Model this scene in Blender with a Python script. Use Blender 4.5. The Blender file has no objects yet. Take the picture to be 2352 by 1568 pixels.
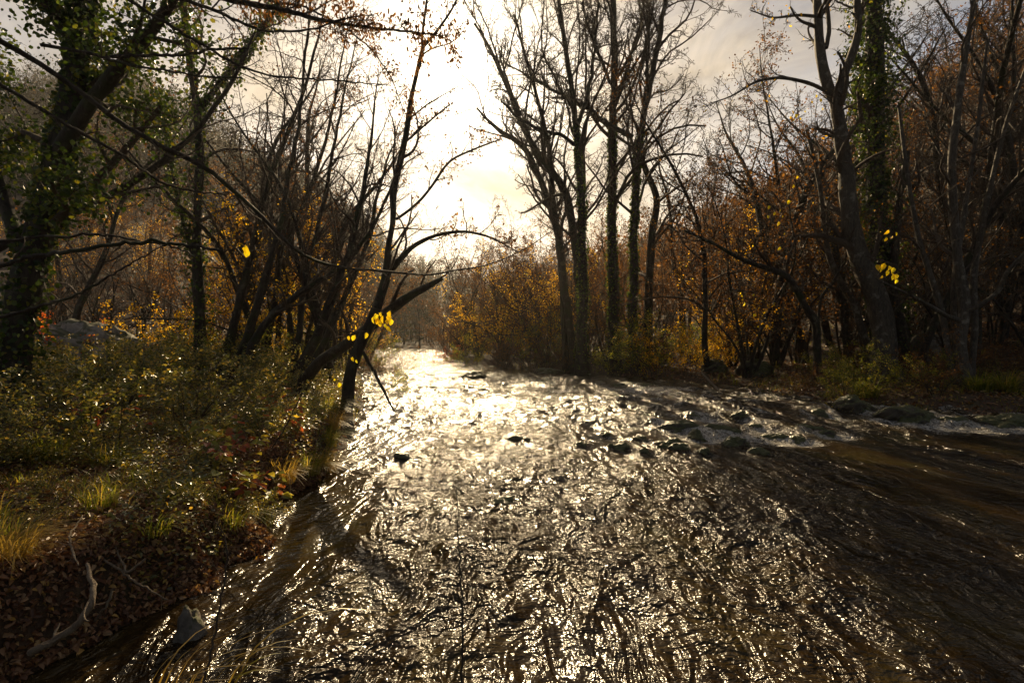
import bpy, math, random
import numpy as np
from math import radians, sin, cos, pi
from mathutils import Vector
random.seed(7)
RNG = np.random.default_rng(11)
SC = bpy.context.scene
COL = SC.collection

# ------------------------------------------------------------------ camera, world, sun, exposure
CAM_H = 1.7
F = 1176.0                 # focal length in pixels of a 2352 px wide photo
HZ = 770.0                 # horizon row in the same photo
cam_d = bpy.data.cameras.new("camera"); cam = bpy.data.objects.new("camera", cam_d); COL.objects.link(cam)
cam_d.sensor_width = 36.0; cam_d.lens = 18.0; cam_d.clip_start = 0.05; cam_d.clip_end = 2000
cam.location = (0, 0, CAM_H)
cam.rotation_euler = (radians(90) - math.atan((784 - HZ) / F), 0, 0)
SC.camera = cam

SUN_EL, SUN_AZ = radians(26.5), radians(-6.0)
SUN = Vector((sin(SUN_AZ) * cos(SUN_EL), cos(SUN_AZ) * cos(SUN_EL), sin(SUN_EL)))
SC.view_settings.view_transform = 'Standard'; SC.view_settings.look = 'None'
SC.view_settings.gamma = 1; SC.view_settings.exposure = 0.5
SC.cycles.max_bounces = 6; SC.cycles.diffuse_bounces = 2; SC.cycles.glossy_bounces = 2
SC.cycles.transmission_bounces = 3; SC.cycles.volume_bounces = 0
SC.cycles.use_denoising = True; SC.cycles.sample_clamp_indirect = 4

ld = bpy.data.lights.new("sun", 'SUN'); ld.energy = 5.0; ld.angle = radians(0.6); ld.color = (1.0, 0.76, 0.44)
lo = bpy.data.objects.new("sun", ld); COL.objects.link(lo)
lo.rotation_euler = (-SUN).to_track_quat('-Z', 'Y').to_euler()

def N(nt, kind, **kw):
    n = nt.nodes.new(kind)
    for k, v in kw.items():
        if k in n.inputs.keys() if isinstance(k, str) else False: n.inputs[k].default_value = v
        else: setattr(n, k, v)
    return n
def L(nt, a, b): nt.links.new(a, b)
def math_(nt, op, a, b=None, clamp=False):
    n = nt.nodes.new('ShaderNodeMath'); n.operation = op; n.use_clamp = clamp
    for i, v in enumerate((a, b)):
        if v is None: continue
        if hasattr(v, 'is_linked'): L(nt, v, n.inputs[i])
        else: n.inputs[i].default_value = v
    return n.outputs[0]
def mixc(nt, f, a, b, mode='MIX'):
    n = nt.nodes.new('ShaderNodeMix'); n.data_type = 'RGBA'; n.blend_type = mode
    for i, v in ((0, f), (6, a), (7, b)):
        if hasattr(v, 'is_linked'): L(nt, v, n.inputs[i])
        elif i == 0: n.inputs[0].default_value = v
        else: n.inputs[i].default_value = (*v, 1)
    return n.outputs[2]
def ramp(nt, f, stops):
    n = nt.nodes.new('ShaderNodeValToRGB'); L(nt, f, n.inputs[0])
    e = n.color_ramp.elements
    while len(e) < len(stops): e.new(0.5)
    for k, (p, c) in zip(e, stops): k.position = p; k.color = (*c, 1) if len(c) == 3 else c
    return n.outputs[0]
def noise(nt, vec, scale, detail=3, rough=.55, dist=0):
    n = nt.nodes.new('ShaderNodeTexNoise'); n.inputs['Scale'].default_value = scale
    n.inputs['Detail'].default_value = detail; n.inputs['Roughness'].default_value = rough
    n.inputs['Distortion'].default_value = dist
    if vec is not None: L(nt, vec, n.inputs['Vector'])
    return n.outputs['Fac']
def mapping(nt, vec, scale=(1, 1, 1), rot=(0, 0, 0), loc=(0, 0, 0)):
    n = nt.nodes.new('ShaderNodeMapping'); n.inputs['Scale'].default_value = scale
    n.inputs['Rotation'].default_value = rot; n.inputs['Location'].default_value = loc
    L(nt, vec, n.inputs['Vector']); return n.outputs[0]

wd = bpy.data.worlds.new("World"); SC.world = wd; wd.use_nodes = True
nt = wd.node_tree; nt.nodes.clear()
out = nt.nodes.new('ShaderNodeOutputWorld'); bg = nt.nodes.new('ShaderNodeBackground')
sky = nt.nodes.new('ShaderNodeTexSky'); sky.sky_type = 'NISHITA'; sky.sun_disc = False
sky.sun_elevation = SUN_EL; sky.sun_rotation = SUN_AZ; sky.dust_density = 2.0
tc = nt.nodes.new('ShaderNodeTexCoord'); D = tc.outputs['Generated']
dp = nt.nodes.new('ShaderNodeVectorMath'); dp.operation = 'DOT_PRODUCT'; L(nt, D, dp.inputs[0]); dp.inputs[1].default_value = SUN
dot = math_(nt, 'MAXIMUM', dp.outputs['Value'], 0.0)
g1 = math_(nt, 'POWER', dot, 4.0); g2 = math_(nt, 'POWER', dot, 110.0)
cl = noise(nt, mapping(nt, D, (1.0, 1.0, 2.2), loc=(3.1, 1.7, 0.4)), 2.3, 6, .6, .4)
cover = ramp(nt, cl, [(0.36, (0, 0, 0)), (0.62, (1, 1, 1))])
cl2 = noise(nt, mapping(nt, D, (1.0, 1.0, 1.8), loc=(0.3, 5.7, 2.4)), 4.5, 6, .6, .6)
ctex = ramp(nt, cl2, [(0.38, (3.0, 2.75, 2.5)), (0.5, (6.3, 5.5, 4.5)), (0.64, (10.5, 9.4, 7.6))])
glow = mixc(nt, 1.0, ctex, mixc(nt, g1, (0.16, 0.16, 0.16), (1.3, 1.22, 1.1)), 'MULTIPLY')
core = mixc(nt, g2, (0, 0, 0), (30, 26, 20))
clouds = mixc(nt, 1.0, glow, core, 'ADD')
sx = nt.nodes.new('ShaderNodeSeparateXYZ'); L(nt, D, sx.inputs[0])
lowb = math_(nt, 'SUBTRACT', 1.0, math_(nt, 'MULTIPLY', math_(nt, 'ABSOLUTE', math_(nt, 'SUBTRACT', sx.outputs[2], .27)), 9.0), True)
lowb = math_(nt, 'MULTIPLY', lowb, ramp(nt, noise(nt, mapping(nt, D, (1.0, 1.0, 3.0), loc=(1.3, .2, 7.4)), 3.0, 5, .6, .5), [(.30, (0, 0, 0)), (.46, (1, 1, 1))]))
bank = mixc(nt, math_(nt, 'MULTIPLY', lowb, .8), (1, 1, 1), (.30, .335, .38))
clouds = mixc(nt, 1.0, clouds, bank, 'MULTIPLY')
skyc = mixc(nt, 1.0, sky.outputs[0], (0.8, 0.8, 0.8), 'MULTIPLY')
fin = mixc(nt, math_(nt, 'ADD', math_(nt, 'MULTIPLY', cover, .75), .2, True), skyc, clouds)
L(nt, fin, bg.inputs[0]); bg.inputs[1].default_value = 0.075
L(nt, bg.outputs[0], out.inputs[0])

# ------------------------------------------------------------------ noise on arrays
_perm = RNG.permutation(512); _perm = np.concatenate([_perm, _perm, _perm])
_grad = np.stack([np.cos(np.linspace(0, 2 * pi, 64, endpoint=False)), np.sin(np.linspace(0, 2 * pi, 64, endpoint=False))], 1)
def pn(x, y, s=0):
    x = np.asarray(x, float) + s * 17.3; y = np.asarray(y, float) - s * 9.1
    xi = np.floor(x).astype(int); yi = np.floor(y).astype(int); xf = x - xi; yf = y - yi
    u = xf * xf * xf * (xf * (xf * 6 - 15) + 10); v = yf * yf * yf * (yf * (yf * 6 - 15) + 10)
    def g(ix, iy, dx, dy):
        h = _perm[(_perm[ix % 512] + iy) % 512] % 64
        return _grad[h, 0] * dx + _grad[h, 1] * dy
    a = g(xi, yi, xf, yf); b = g(xi + 1, yi, xf - 1, yf); c = g(xi, yi + 1, xf, yf - 1); d = g(xi + 1, yi + 1, xf - 1, yf - 1)
    return ((a + (b - a) * u) + ((c + (d - c) * u) - (a + (b - a) * u)) * v) * 1.5
def fbm(x, y, o=4, s=0):
    t = 0; a = 1
    for i in range(o): t = t + a * pn(x * 2 ** i, y * 2 ** i, s + i); a *= .5
    return t
def sstep(a, b, x):
    t = np.clip((x - a) / (b - a), 0, 1); return t * t * (3 - 2 * t)

# ------------------------------------------------------------------ the lie of the land
LEFT = [(-2.6, -8), (-2.4, 2.0), (-2.2, 3.0), (-2.05, 3.5), (-2.1, 4.1), (-2.35, 5.0), (-2.2, 6.2), (-2.5, 7.4), (-2.75, 8.9), (-3.2, 11), (-4.6, 16), (-6.6, 22),
        (-9.3, 33), (-11, 41), (-16, 52), (-30, 60)]
RIGHT = [(-34, 70), (-18, 66), (-9.5, 58), (-6.5, 46), (-4.3, 33), (-1.5, 26), (0.9, 22.5), (3.8, 19.6), (4.6, 17.6), (6.8, 15.6), (6.4, 12.5), (6.6, 10.9), (9.2, 10.2), (14, 9.8), (22, 9.0), (34, 6), (40, -8)]
POLY = np.array(LEFT + RIGHT, float)
def river_sd(x, y):
    """signed distance to the water's edge: positive on land."""
    x = np.asarray(x, float); y = np.asarray(y, float)
    best = np.full(x.shape, 1e9); ins = np.zeros(x.shape, bool); n = len(POLY)
    for i in range(n):
        a = POLY[i]; b = POLY[(i + 1) % n]; e = b - a
        t = np.clip(((x - a[0]) * e[0] + (y - a[1]) * e[1]) / (e @ e), 0, 1)
        best = np.minimum(best, np.hypot(x - a[0] - t * e[0], y - a[1] - t * e[1]))
        c = ((a[1] > y) != (b[1] > y))
        with np.errstate(divide='ignore', invalid='ignore'):
            xc = (b[0] - a[0]) * (y - a[1]) / (b[1] - a[1] if b[1] != a[1] else 1e-9) + a[0]
        ins ^= c & (x < xc)
    return np.where(ins, -best, best)
AZ = [-3, -1.2, -.745, -.66, -.55, -.42, -.30, -.22, -.12, 0, .2, .4, .6, .8, 1.0, 1.4, 3]
EL = [.42, .42, .44, .42, .36, .29, .21, .135, .11, .10, .12, .17, .28, .40, .49, .52, .52]
T0 = [18, 18, 20, 22, 26, 34, 55, 75, 75, 60, 32, 24, 20, 17, 15, 14, 14]
T1 = [110, 120, 150, 150, 150, 150, 160, 200, 220, 200, 140, 100, 80, 65, 60, 55, 55]
def ground_z(x, y):
    x = np.asarray(x, float); y = np.asarray(y, float)
    sd = river_sd(x, y) + .16 * fbm(x * .9, y * .9, 3, 2) * sstep(1, 6, y + 2)
    left = x < np.interp(y, [-8, 10, 60], [0, 0, -13])
    steep = sstep(0, .28, sd); soft = sstep(0, 1.3, sd)
    hl = .46 * steep + .22 * sstep(.3, 3.5, sd); hr = .34 * soft + .3 * sstep(.8, 5, sd)
    h = np.where(left, hl, hr)
    t = np.hypot(x, np.maximum(y, 0)); tt = np.maximum(y, .6 * t); az = x / np.maximum(tt, .5)
    t0 = np.interp(az, AZ, T0); t1 = np.interp(az, AZ, T1); e = np.interp(az, AZ, EL)
    k = np.clip((tt - t0) / (t1 - t0), 0, 1.0); k = k * k * (3 - 2 * k) * .5 + k * .5
    hill = e * t1 * k * sstep(0, 8, sd)
    h = h + hill + fbm(x * .35, y * .35, 4, 5) * (.06 + .10 * sstep(1, 6, sd)) * steep + fbm(x * .03, y * .03, 4, 6) * hill * .10
    bed = -.38 * sstep(0, 1.0, -sd) - .05 + .06 * fbm(x, y, 3, 8)
    return np.where(sd > 0, h, bed)
def gz(x, y): return float(ground_z(np.array([x]), np.array([y]))[0])
def P(px, py, d): return np.array([(px - 1176) / F * d, d, CAM_H + (HZ - py) / F * d])

# ------------------------------------------------------------------ mesh helpers
class MB:
    def __init__(s): s.v = []; s.q = []; s.t = []; s.a = []; s.n = 0
    def add(s, v, q=None, t=None, a=None):
        v = np.asarray(v, float).reshape(-1, 3)
        s.v.append(v)
        if q is not None and len(q): s.q.append(np.asarray(q, int).reshape(-1, 4) + s.n)
        if t is not None and len(t): s.t.append(np.asarray(t, int).reshape(-1, 3) + s.n)
        s.a.append(np.full(len(v), .5) if a is None else np.broadcast_to(a, (len(v),)).astype(float))
        s.n += len(v)
    def mesh(s, name, mat, origin=(0, 0, 0), smooth=True):
        v = np.concatenate(s.v) - np.asarray(origin, float)
        q = np.concatenate(s.q) if s.q else np.zeros((0, 4), int); t = np.concatenate(s.t) if s.t else np.zeros((0, 3), int)
        me = bpy.data.meshes.new(name); me.vertices.add(len(v)); me.vertices.foreach_set('co', v.astype(np.float32).ravel())
        me.loops.add(q.size + t.size); me.loops.foreach_set('vertex_index', np.concatenate([q.ravel(), t.ravel()]).astype(np.int32))
        st = np.concatenate([np.arange(len(q)) * 4, q.size + np.arange(len(t)) * 3]).astype(np.int32)
        me.polygons.add(len(st)); me.polygons.foreach_set('loop_start', st)
        me.polygons.foreach_set('use_smooth', np.full(len(st), smooth))
        at = me.attributes.new('var', 'FLOAT', 'POINT'); at.data.foreach_set('value', np.concatenate(s.a).astype(np.float32))
        me.update(calc_edges=True); me.materials.append(mat)
        return me
    def obj(s, name, mat, parent=None, origin=(0, 0, 0), smooth=True):
        o = bpy.data.objects.new(name, s.mesh(name, mat, origin, smooth)); COL.objects.link(o)
        if parent is not None: o.parent = parent
        else: o.location = origin
        return o
def tag(o, label=None, cat=None, group=None, kind=None):
    if label: o['label'] = label
    if cat: o['category'] = cat
    if group: o['group'] = group
    if kind: o['kind'] = kind
    return o
def thing(name, label, cat, loc, group=None):
    o = bpy.data.objects.new(name, None); COL.objects.link(o); o.location = loc; o.empty_display_size = .2
    return tag(o, label, cat, group)
def copy_tree(root, loc, rz, sc, label=None, group=None):
    r = root.copy(); COL.objects.link(r); r.location = loc; r.rotation_euler = (0, 0, rz); r.scale = (sc, sc, sc)
    if label: r['label'] = label
    if group: r['group'] = group
    for c in KIDS[root.name]:
        d = c.copy(); COL.objects.link(d); d.parent = r
    return r
KIDS = {}

def unit(v): return v / np.maximum(np.linalg.norm(v, axis=-1, keepdims=True), 1e-9)
def tubes(mb, Pn, R, S, a=None, bark=0.0):
    """Pn (N,K,3) centre lines, R (N,K) radii, S sides."""
    n, K, _ = Pn.shape
    T = unit(np.gradient(Pn, axis=1)); main = unit(Pn[:, -1] - Pn[:, 0])
    ref = np.where(np.abs(main[:, 2:3]) > .75, np.array([[1., .13, 0]]), np.array([[0.05, 0.1, 1.]]))[:, None, :]
    U = unit(np.cross(T, ref)); V = np.cross(T, U)
    th = np.linspace(0, 2 * pi, S, endpoint=False)
    rr = R[:, :, None] * np.ones(S)[None, None]
    if bark:
        kk = np.arange(K)[None, :, None] * .35 + np.arange(n)[:, None, None] * 7.7
        rr = rr * (1 + bark * pn(np.cos(th)[None, None] * 1.7 + kk * .4, np.sin(th)[None, None] * 1.7 + kk, 3))
    v = Pn[:, :, None] + rr[..., None] * (np.cos(th)[None, None, :, None] * U[:, :, None] + np.sin(th)[None, None, :, None] * V[:, :, None])
    i = (np.arange(n) * K * S)[:, None, None] + (np.arange(K - 1) * S)[None, :, None] + np.arange(S)[None, None, :]
    j = (np.arange(n) * K * S)[:, None, None] + (np.arange(K - 1) * S)[None, :, None] + (np.arange(S)[None, None, :] + 1) % S
    q = np.stack([i, j, j + S, i + S], -1)
    if a is None: a = RNG.random(n)
    mb.add(v.reshape(-1, 3), q.reshape(-1, 4), a=np.repeat(a, K * S))
def resample(pts, w, K, wig=0.0, rng=RNG):
    pts = np.asarray(pts, float); w = np.asarray(w, float)
    d = np.r_[0, np.cumsum(np.linalg.norm(np.diff(pts, axis=0), axis=1))]; s = np.linspace(0, d[-1], K)
    # Catmull-like smoothing: linear resample, then a small blur that leaves the ends
    p = np.stack([np.interp(s, d, pts[:, i]) for i in range(3)], 1)
    for _ in range(2): p[1:-1] = p[1:-1] * .5 + (p[:-2] + p[2:]) * .25
    if wig: p[1:-1] += rng.normal(0, wig, (K - 2, 3))
    return p, np.interp(s, np.linspace(0, d[-1], len(w)) if len(w) != len(d) else d, w)
def sample(Pn, R, idx, t):
    K = Pn.shape[1]; f = t * (K - 1); i = np.minimum(f.astype(int), K - 2); f = f - i
    a = Pn[idx, i]; b = Pn[idx, i + 1]
    return a + (b - a) * f[:, None], unit(b - a), R[idx, i] * (1 - f) + R[idx, i + 1] * f
def grow(Pn, R, n, t0, t1, ang, lenf, rf, K, wander, up, rng, rmin=.003, tip=.35, taper=.6, absl=None):
    Nn = len(Pn); M = Nn * n
    idx = np.repeat(np.arange(Nn), n); t = t0 + (t1 - t0) * (np.tile(np.arange(n), Nn) + rng.random(M)) / n
    p, T, r = sample(Pn, R, idx, t)
    plen = np.linalg.norm(np.diff(Pn, axis=1), axis=2).sum(1)[idx]
    u = unit(np.cross(T, rng.normal(size=(M, 3)))); a = rng.normal(ang, .22, M)[:, None]
    d = unit(np.cos(a) * T + np.sin(a) * u)
    ln = (plen * lenf if absl is None else np.full(M, absl)) * (1 - taper * t) * rng.uniform(.5, 1.25, M)
    out = [p]; w = rng.normal(0, 1, (M, 3)) * wander
    for k in range(K - 1):
        w = w * .55 + rng.normal(0, wander, (M, 3))
        d = unit(d + w + np.array([0, 0, up])); p = p + d * (ln / (K - 1))[:, None]; out.append(p)
    r0 = np.maximum(r * rf * rng.uniform(.7, 1.1, M), rmin)
    rr = r0[:, None] * np.linspace(1, tip, K)[None]
    return np.stack(out, 1), np.maximum(rr, rmin * .6)
def leaves_mb(mb, p, ax, nr, size, width=.5, fold=.25, rng=RNG, curl=0.15):
    """one folded six point leaf at each p, pointing along ax, facing nr."""
    M = len(p); ax = unit(ax); side = unit(np.cross(ax, nr)); nr = np.cross(side, ax)
    s = (size * rng.uniform(.6, 1.3, M))[:, None]; w = s * width * .5
    b = p; tip = p + ax * s - nr * s * curl
    l1 = p + ax * s * .3 + side * w + nr * w * fold; l2 = p + ax * s * .68 + side * w * .8 + nr * w * fold - nr * s * curl * .4
    r1 = p + ax * s * .3 - side * w + nr * w * fold; r2 = p + ax * s * .68 - side * w * .8 + nr * w * fold - nr * s * curl * .4
    v = np.stack([b, l1, l2, tip, r2, r1], 1).reshape(-1, 3); o = (np.arange(M) * 6)[:, None]
    q = np.concatenate([o + np.array([[0, 3, 2, 1]]), o + np.array([[0, 5, 4, 3]])])
    mb.add(v, q, a=np.repeat(rng.random(M), 6))
def leaves_on(mb, Pn, R, M, size, spread, flat=0.0, droop=0.3, rng=RNG, width=.55, t0=.15, fold=.25):
    idx = rng.integers(0, len(Pn), M); t = rng.uniform(t0, 1, M)
    p, T, r = sample(Pn, R, idx, t)
    p = p + rng.normal(0, spread, (M, 3))
    ax = unit(T * .4 + rng.normal(0, .7, (M, 3)) + np.array([0, 0, -droop]))
    nr = rng.normal(0, 1, (M, 3)) * (1 - flat) + np.array([0, 0, 1.0]) * (flat * 2 + .1)
    if flat: ax[:, 2] *= (1 - flat)
    leaves_mb(mb, p, ax, nr, size, width, fold, rng)
def blades(mb, base, h, lean, w, rng=RNG, K=5, a=None):
    """grass: tapered strips arching over."""
    M = len(base); th = rng.uniform(0, 2 * pi, M); d = np.stack([np.cos(th), np.sin(th), np.zeros(M)], 1)
    if np.ndim(lean) == 2: d = unit(d * .6 + lean[:, :]); d[:, 2] = 0
    bend = rng.uniform(.4, 1.8, M)[:, None]; hh = (h * rng.uniform(.35, 1.35, M))[:, None]; side = unit(np.cross(d, [0, 0, 1.]))
    ww = (w * rng.uniform(.6, 1.2, M))[:, None]; vs = []
    for k in range(K):
        t = k / (K - 1)
        c = base + d * hh * bend * t * t * .8 + np.array([0, 0, 1.]) * hh * (t - .45 * bend * t * t * t)
        wk = ww * (1 - t ** 2.2) * .5 + .0004
        vs += [c - side * wk, c + side * wk]
    v = np.stack(vs, 1); o = (np.arange(M) * 2 * K)[:, None]
    q = np.concatenate([o + np.array([[2 * k, 2 * k + 1, 2 * k + 3, 2 * k + 2]]) for k in range(K - 1)])
    mb.add(v.reshape(-1, 3), q, a=np.repeat(rng.random(M) if a is None else a, 2 * K))

# ------------------------------------------------------------------ materials
def mat(name):
    m = bpy.data.materials.new(name); m.use_nodes = True; m.node_tree.nodes.clear()
    o = m.node_tree.nodes.new('ShaderNodeOutputMaterial'); return m, m.node_tree, o
def attr(nt, name='var'):
    n = nt.nodes.new('ShaderNodeAttribute'); n.attribute_name = name; return n.outputs['Fac']
def bump(nt, h, strength=.5, dist=.02, normal=None):
    b = nt.nodes.new('ShaderNodeBump'); b.inputs['Strength'].default_value = strength; b.inputs['Distance'].default_value = dist
    L(nt, h, b.inputs['Height'])
    if normal is not None: L(nt, normal, b.inputs['Normal'])
    return b.outputs[0]
def leafmat(name, stops, rough=.4, trans=.5, spec=.5):
    m, nt, o = mat(name); c = ramp(nt, attr(nt), stops)
    b = nt.nodes.new('ShaderNodeBsdfPrincipled'); L(nt, c, b.inputs['Base Color']); b.inputs['Roughness'].default_value = rough
    b.inputs['Specular IOR Level'].default_value = spec
    t = nt.nodes.new('ShaderNodeBsdfTranslucent')
    L(nt, mixc(nt, 1.0, c, (1.9, 1.7, .9), 'MULTIPLY'), t.inputs[0])
    x = nt.nodes.new('ShaderNodeMixShader'); x.inputs[0].default_value = trans; L(nt, b.outputs[0], x.inputs[1]); L(nt, t.outputs[0], x.inputs[2])
    L(nt, x.outputs[0], o.inputs[0]); return m
def barkmat(name, c1, c2, c3, scale=1.0, moss=None):
    m, nt, o = mat(name); t = nt.nodes.new('ShaderNodeTexCoord'); v = t.outputs['Object']
    n1 = noise(nt, mapping(nt, v, (9, 9, 2.2)), 3 * scale, 5, .65, .5); n2 = noise(nt, v, 5 * scale, 4, .6)
    c = ramp(nt, n1, [(.3, c1), (.62, c2)]); c = mixc(nt, ramp(nt, n2, [(.56, (0, 0, 0)), (.66, (1, 1, 1))]), c, c3)
    if moss:
        n3 = noise(nt, v, 2.2 * scale, 4, .7); c = mixc(nt, ramp(nt, n3, [(.5, (0, 0, 0)), (.62, (1, 1, 1))]), c, moss)
    b = nt.nodes.new('ShaderNodeBsdfPrincipled'); L(nt, c, b.inputs['Base Color']); b.inputs['Roughness'].default_value = .75
    b.inputs['Specular IOR Level'].default_value = .35
    L(nt, bump(nt, n1, .9, .02), b.inputs['Normal']); L(nt, b.outputs[0], o.inputs[0]); return m
M_BARK = barkmat('bark_dark', (.014, .010, .007), (.055, .040, .028), (.085, .072, .052), moss=(.035, .038, .014))
M_BARKG = barkmat('bark_grey', (.030, .023, .017), (.105, .083, .06), (.19, .165, .13))
M_TWIG = barkmat('twig', (.04, .026, .017), (.10, .068, .045), (.13, .10, .07), 3)
M_DEAD = barkmat('dead_wood', (.14, .10, .065), (.30, .23, .16), (.36, .30, .22), 3)
M_IVY = leafmat('ivy_leaf', [(0, (.02, .040, .008)), (.55, (.045, .08, .012)), (.85, (.10, .14, .018)), (1, (.22, .20, .02))], .35, .45, .5)
M_PRIVET = leafmat('shrub_leaf', [(0, (.05, .065, .02)), (.5, (.14, .15, .04)), (.75, (.28, .25, .06)), (1, (.48, .32, .06))], .30, .45, 1.0)
M_BROWN = leafmat('dry_leaf', [(0, (.06, .030, .012)), (.5, (.12, .055, .018)), (.85, (.19, .085, .022)), (1, (.30, .16, .03))], .5, .5, .4)
M_YELLOW = leafmat('yellow_leaf', [(0, (.45, .22, .015)), (.5, (.62, .38, .02)), (.9, (.72, .52, .03)), (1, (.70, .60, .05))], .45, .62, .4)
M_LEMON = leafmat('lemon_leaf', [(0, (.66, .46, .015)), (.5, (.80, .64, .02)), (1, (.85, .76, .04))], .45, .55, .4)
M_ORANGE = leafmat('orange_leaf', [(0, (.30, .05, .012)), (.5, (.45, .09, .015)), (.9, (.50, .17, .02)), (1, (.5, .3, .03))], .5, .6, .4)
M_BRAMBLE = leafmat('bramble_leaf', [(0, (.36, .07, .035)), (.3, (.30, .12, .05)), (.45, (.14, .15, .04)), (.8, (.22, .24, .05)), (1, (.55, .42, .06))], .4, .45, .5)
M_LITTER = leafmat('fallen_leaf', [(0, (.08, .035, .016)), (.4, (.19, .08, .034)), (.75, (.30, .16, .075)), (.93, (.42, .27, .14)), (1, (.55, .33, .06))], .45, .15, .5)
M_GRASS = leafmat('grass_blade', [(0, (.08, .11, .018)), (.5, (.17, .20, .025)), (.8, (.30, .27, .04)), (1, (.50, .36, .10))], .4, .58, .5)
M_DRYGRASS = leafmat('dry_grass_blade', [(0, (.20, .16, .03)), (.5, (.36, .25, .06)), (1, (.48, .34, .12))], .4, .5, .5)
M_GREEN = leafmat('green_leaf', [(0, (.08, .11, .018)), (.5, (.16, .20, .03)), (.8, (.28, .27, .04)), (1, (.52, .40, .05))], .4, .58, .5)

def groundmat():
    m, nt, o = mat('ground_soil'); g = nt.nodes.new('ShaderNodeNewGeometry'); v = g.outputs['Position']
    n1 = noise(nt, v, 1.3, 5, .6); n2 = noise(nt, v, 14, 5, .7); n3 = noise(nt, v, .05, 4, .6)
    c = ramp(nt, n2, [(.3, (.030, .018, .010)), (.55, (.085, .048, .024)), (.75, (.15, .085, .04))])
    c = mixc(nt, ramp(nt, n1, [(.52, (0, 0, 0)), (.68, (.8, .8, .8))]), c, (.05, .058, .016))
    ds = nt.nodes.new('ShaderNodeVectorMath'); ds.operation = 'LENGTH'; L(nt, v, ds.inputs[0])
    far = math_(nt, 'MULTIPLY', math_(nt, 'SUBTRACT', ds.outputs['Value'], 40), .02, True)
    c = mixc(nt, math_(nt, 'MULTIPLY', far, .7), c, ramp(nt, n3, [(.35, (.03, .035, .018)), (.5, (.06, .042, .022)), (.65, (.08, .052, .02))]))
    b = nt.nodes.new('ShaderNodeBsdfPrincipled'); L(nt, c, b.inputs['Base Color']); b.inputs['Roughness'].default_value = .85
    L(nt, bump(nt, n2, .8, .05), b.inputs['Normal']); L(nt, b.outputs[0], o.inputs[0]); return m
M_GROUND = groundmat()
def rockmat(name, c1, c2, moss, mossamt, wet=.35):
    m, nt, o = mat(name); t = nt.nodes.new('ShaderNodeTexCoord'); v = t.outputs['Object']
    n1 = noise(nt, v, 6, 6, .65); n2 = noise(nt, v, 2.5, 4, .6); n4 = noise(nt, v, 26, 5, .7)
    c = ramp(nt, n1, [(.32, c1), (.68, c2)])
    g = nt.nodes.new('ShaderNodeNewGeometry'); s = nt.nodes.new('ShaderNodeSeparateXYZ'); L(nt, g.outputs['Normal'], s.inputs[0])
    mk = math_(nt, 'ADD', math_(nt, 'MULTIPLY', s.outputs[2], .5), math_(nt, 'MULTIPLY', n2, 1.2))
    c = mixc(nt, ramp(nt, mk, [(1.0 - mossamt, (0, 0, 0)), (min(1.0, 1.15 - mossamt), (1, 1, 1))]), c, moss)
    b = nt.nodes.new('ShaderNodeBsdfPrincipled'); L(nt, c, b.inputs['Base Color']); b.inputs['Roughness'].default_value = wet
    L(nt, bump(nt, math_(nt, 'ADD', n1, math_(nt, 'MULTIPLY', n4, .5)), .8, .06), b.inputs['Normal']); L(nt, b.outputs[0], o.inputs[0]); return m
M_ROCKW = rockmat('wet_mossy_rock', (.03, .024, .017), (.12, .095, .065), (.075, .08, .02), .38, .28)
M_ROCKD = rockmat('dry_rock', (.10, .085, .07), (.27, .24, .20), (.06, .065, .025), .22, .8)
M_ROCKL = rockmat('pale_limestone', (.22, .19, .16), (.48, .43, .37), (.10, .10, .05), .12, .75)

# river boulders: (x, y, size, height above water, submerged?)
def wp(px, py, z=0.0):
    d = (CAM_H - z) * F / (py - HZ); return ((px - 1176) / F * d, d)
ROCKS = []
def R_(px, py, w_px, hz, kind, label, squash=.5, sub=False):
    x, y = wp(px, py); ROCKS.append(dict(x=x, y=y, w=w_px / F * y, h=hz, kind=kind, label=label, squash=squash, sub=sub))
R_(1090, 875, 62, .26, 'W', 'round mossy boulder standing out of the calm water upstream of the rapids', .8)
R_(1010, 900, 110, .12, 'W', 'broad smooth wet boulder with brown leaves on it left of the rapids', .7)
R_(1075, 898, 46, .12, 'W', 'small wet rock touching the right end of the broad smooth boulder', .7)
R_(1540, 1030, 95, .14, 'W', 'low mossy rock in the middle of the rapids below the rock step', .6)
R_(1560, 985, 110, .15, 'W', 'mossy rock at the left end of the rock step across the rapids', .5)
R_(1690, 1020, 84, .12, 'W', 'dark mossy rock in white water on the right half of the rapids', .5)
R_(1650, 988, 120, .11, 'W', 'long low rock in the rock step across the rapids', .4)
R_(1780, 1003, 70, .09, 'W', 'wet leaf strewn rock at the right end of the rock step', .5)
R_(1420, 1030, 60, .10, 'W', 'small dark rock with water curling past left of the mossy rocks', .6)
R_(930, 1052, 80, .07, 'W', 'flat wet rock with orange leaves in the left channel near the bank', .5)
R_(1195, 1010, 90, .07, 'W', 'flat dark rock barely breaking the surface in mid river', .4)
R_(1150, 1148, 100, .05, 'W', 'flat dark rock awash in the sunlit water in the foreground', .5)
R_(1260, 862, 80, .2, 'W', 'wide low rock by the right bank at the head of the rapids', .6)
R_(1340, 868, 60, .13, 'W', 'small low rock beside the wide rock at the head of the rapids', .6)
R_(1450, 893, 140, .12, 'W', 'long dark ledge of rock at the foot of the right bank bushes', .4)
R_(430, 1465, 66, .17, 'D', 'rough pale lump of stone in the shallow dark water by the near left bank', .9)
R_(1960, 952, 90, .30, 'W', 'rounded mossy boulder at the water edge under the forked tree', .7)
R_(2080, 968, 120, .22, 'W', 'broad mossy boulder at the water edge right of the forked tree', .6)
R_(2300, 975, 130, .22, 'W', 'dark mossy boulder at the right end of the far bank', .6)
R_(1850, 985, 90, .10, 'W', 'flat wet rocks where white water starts near the right bank', .4)
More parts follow.
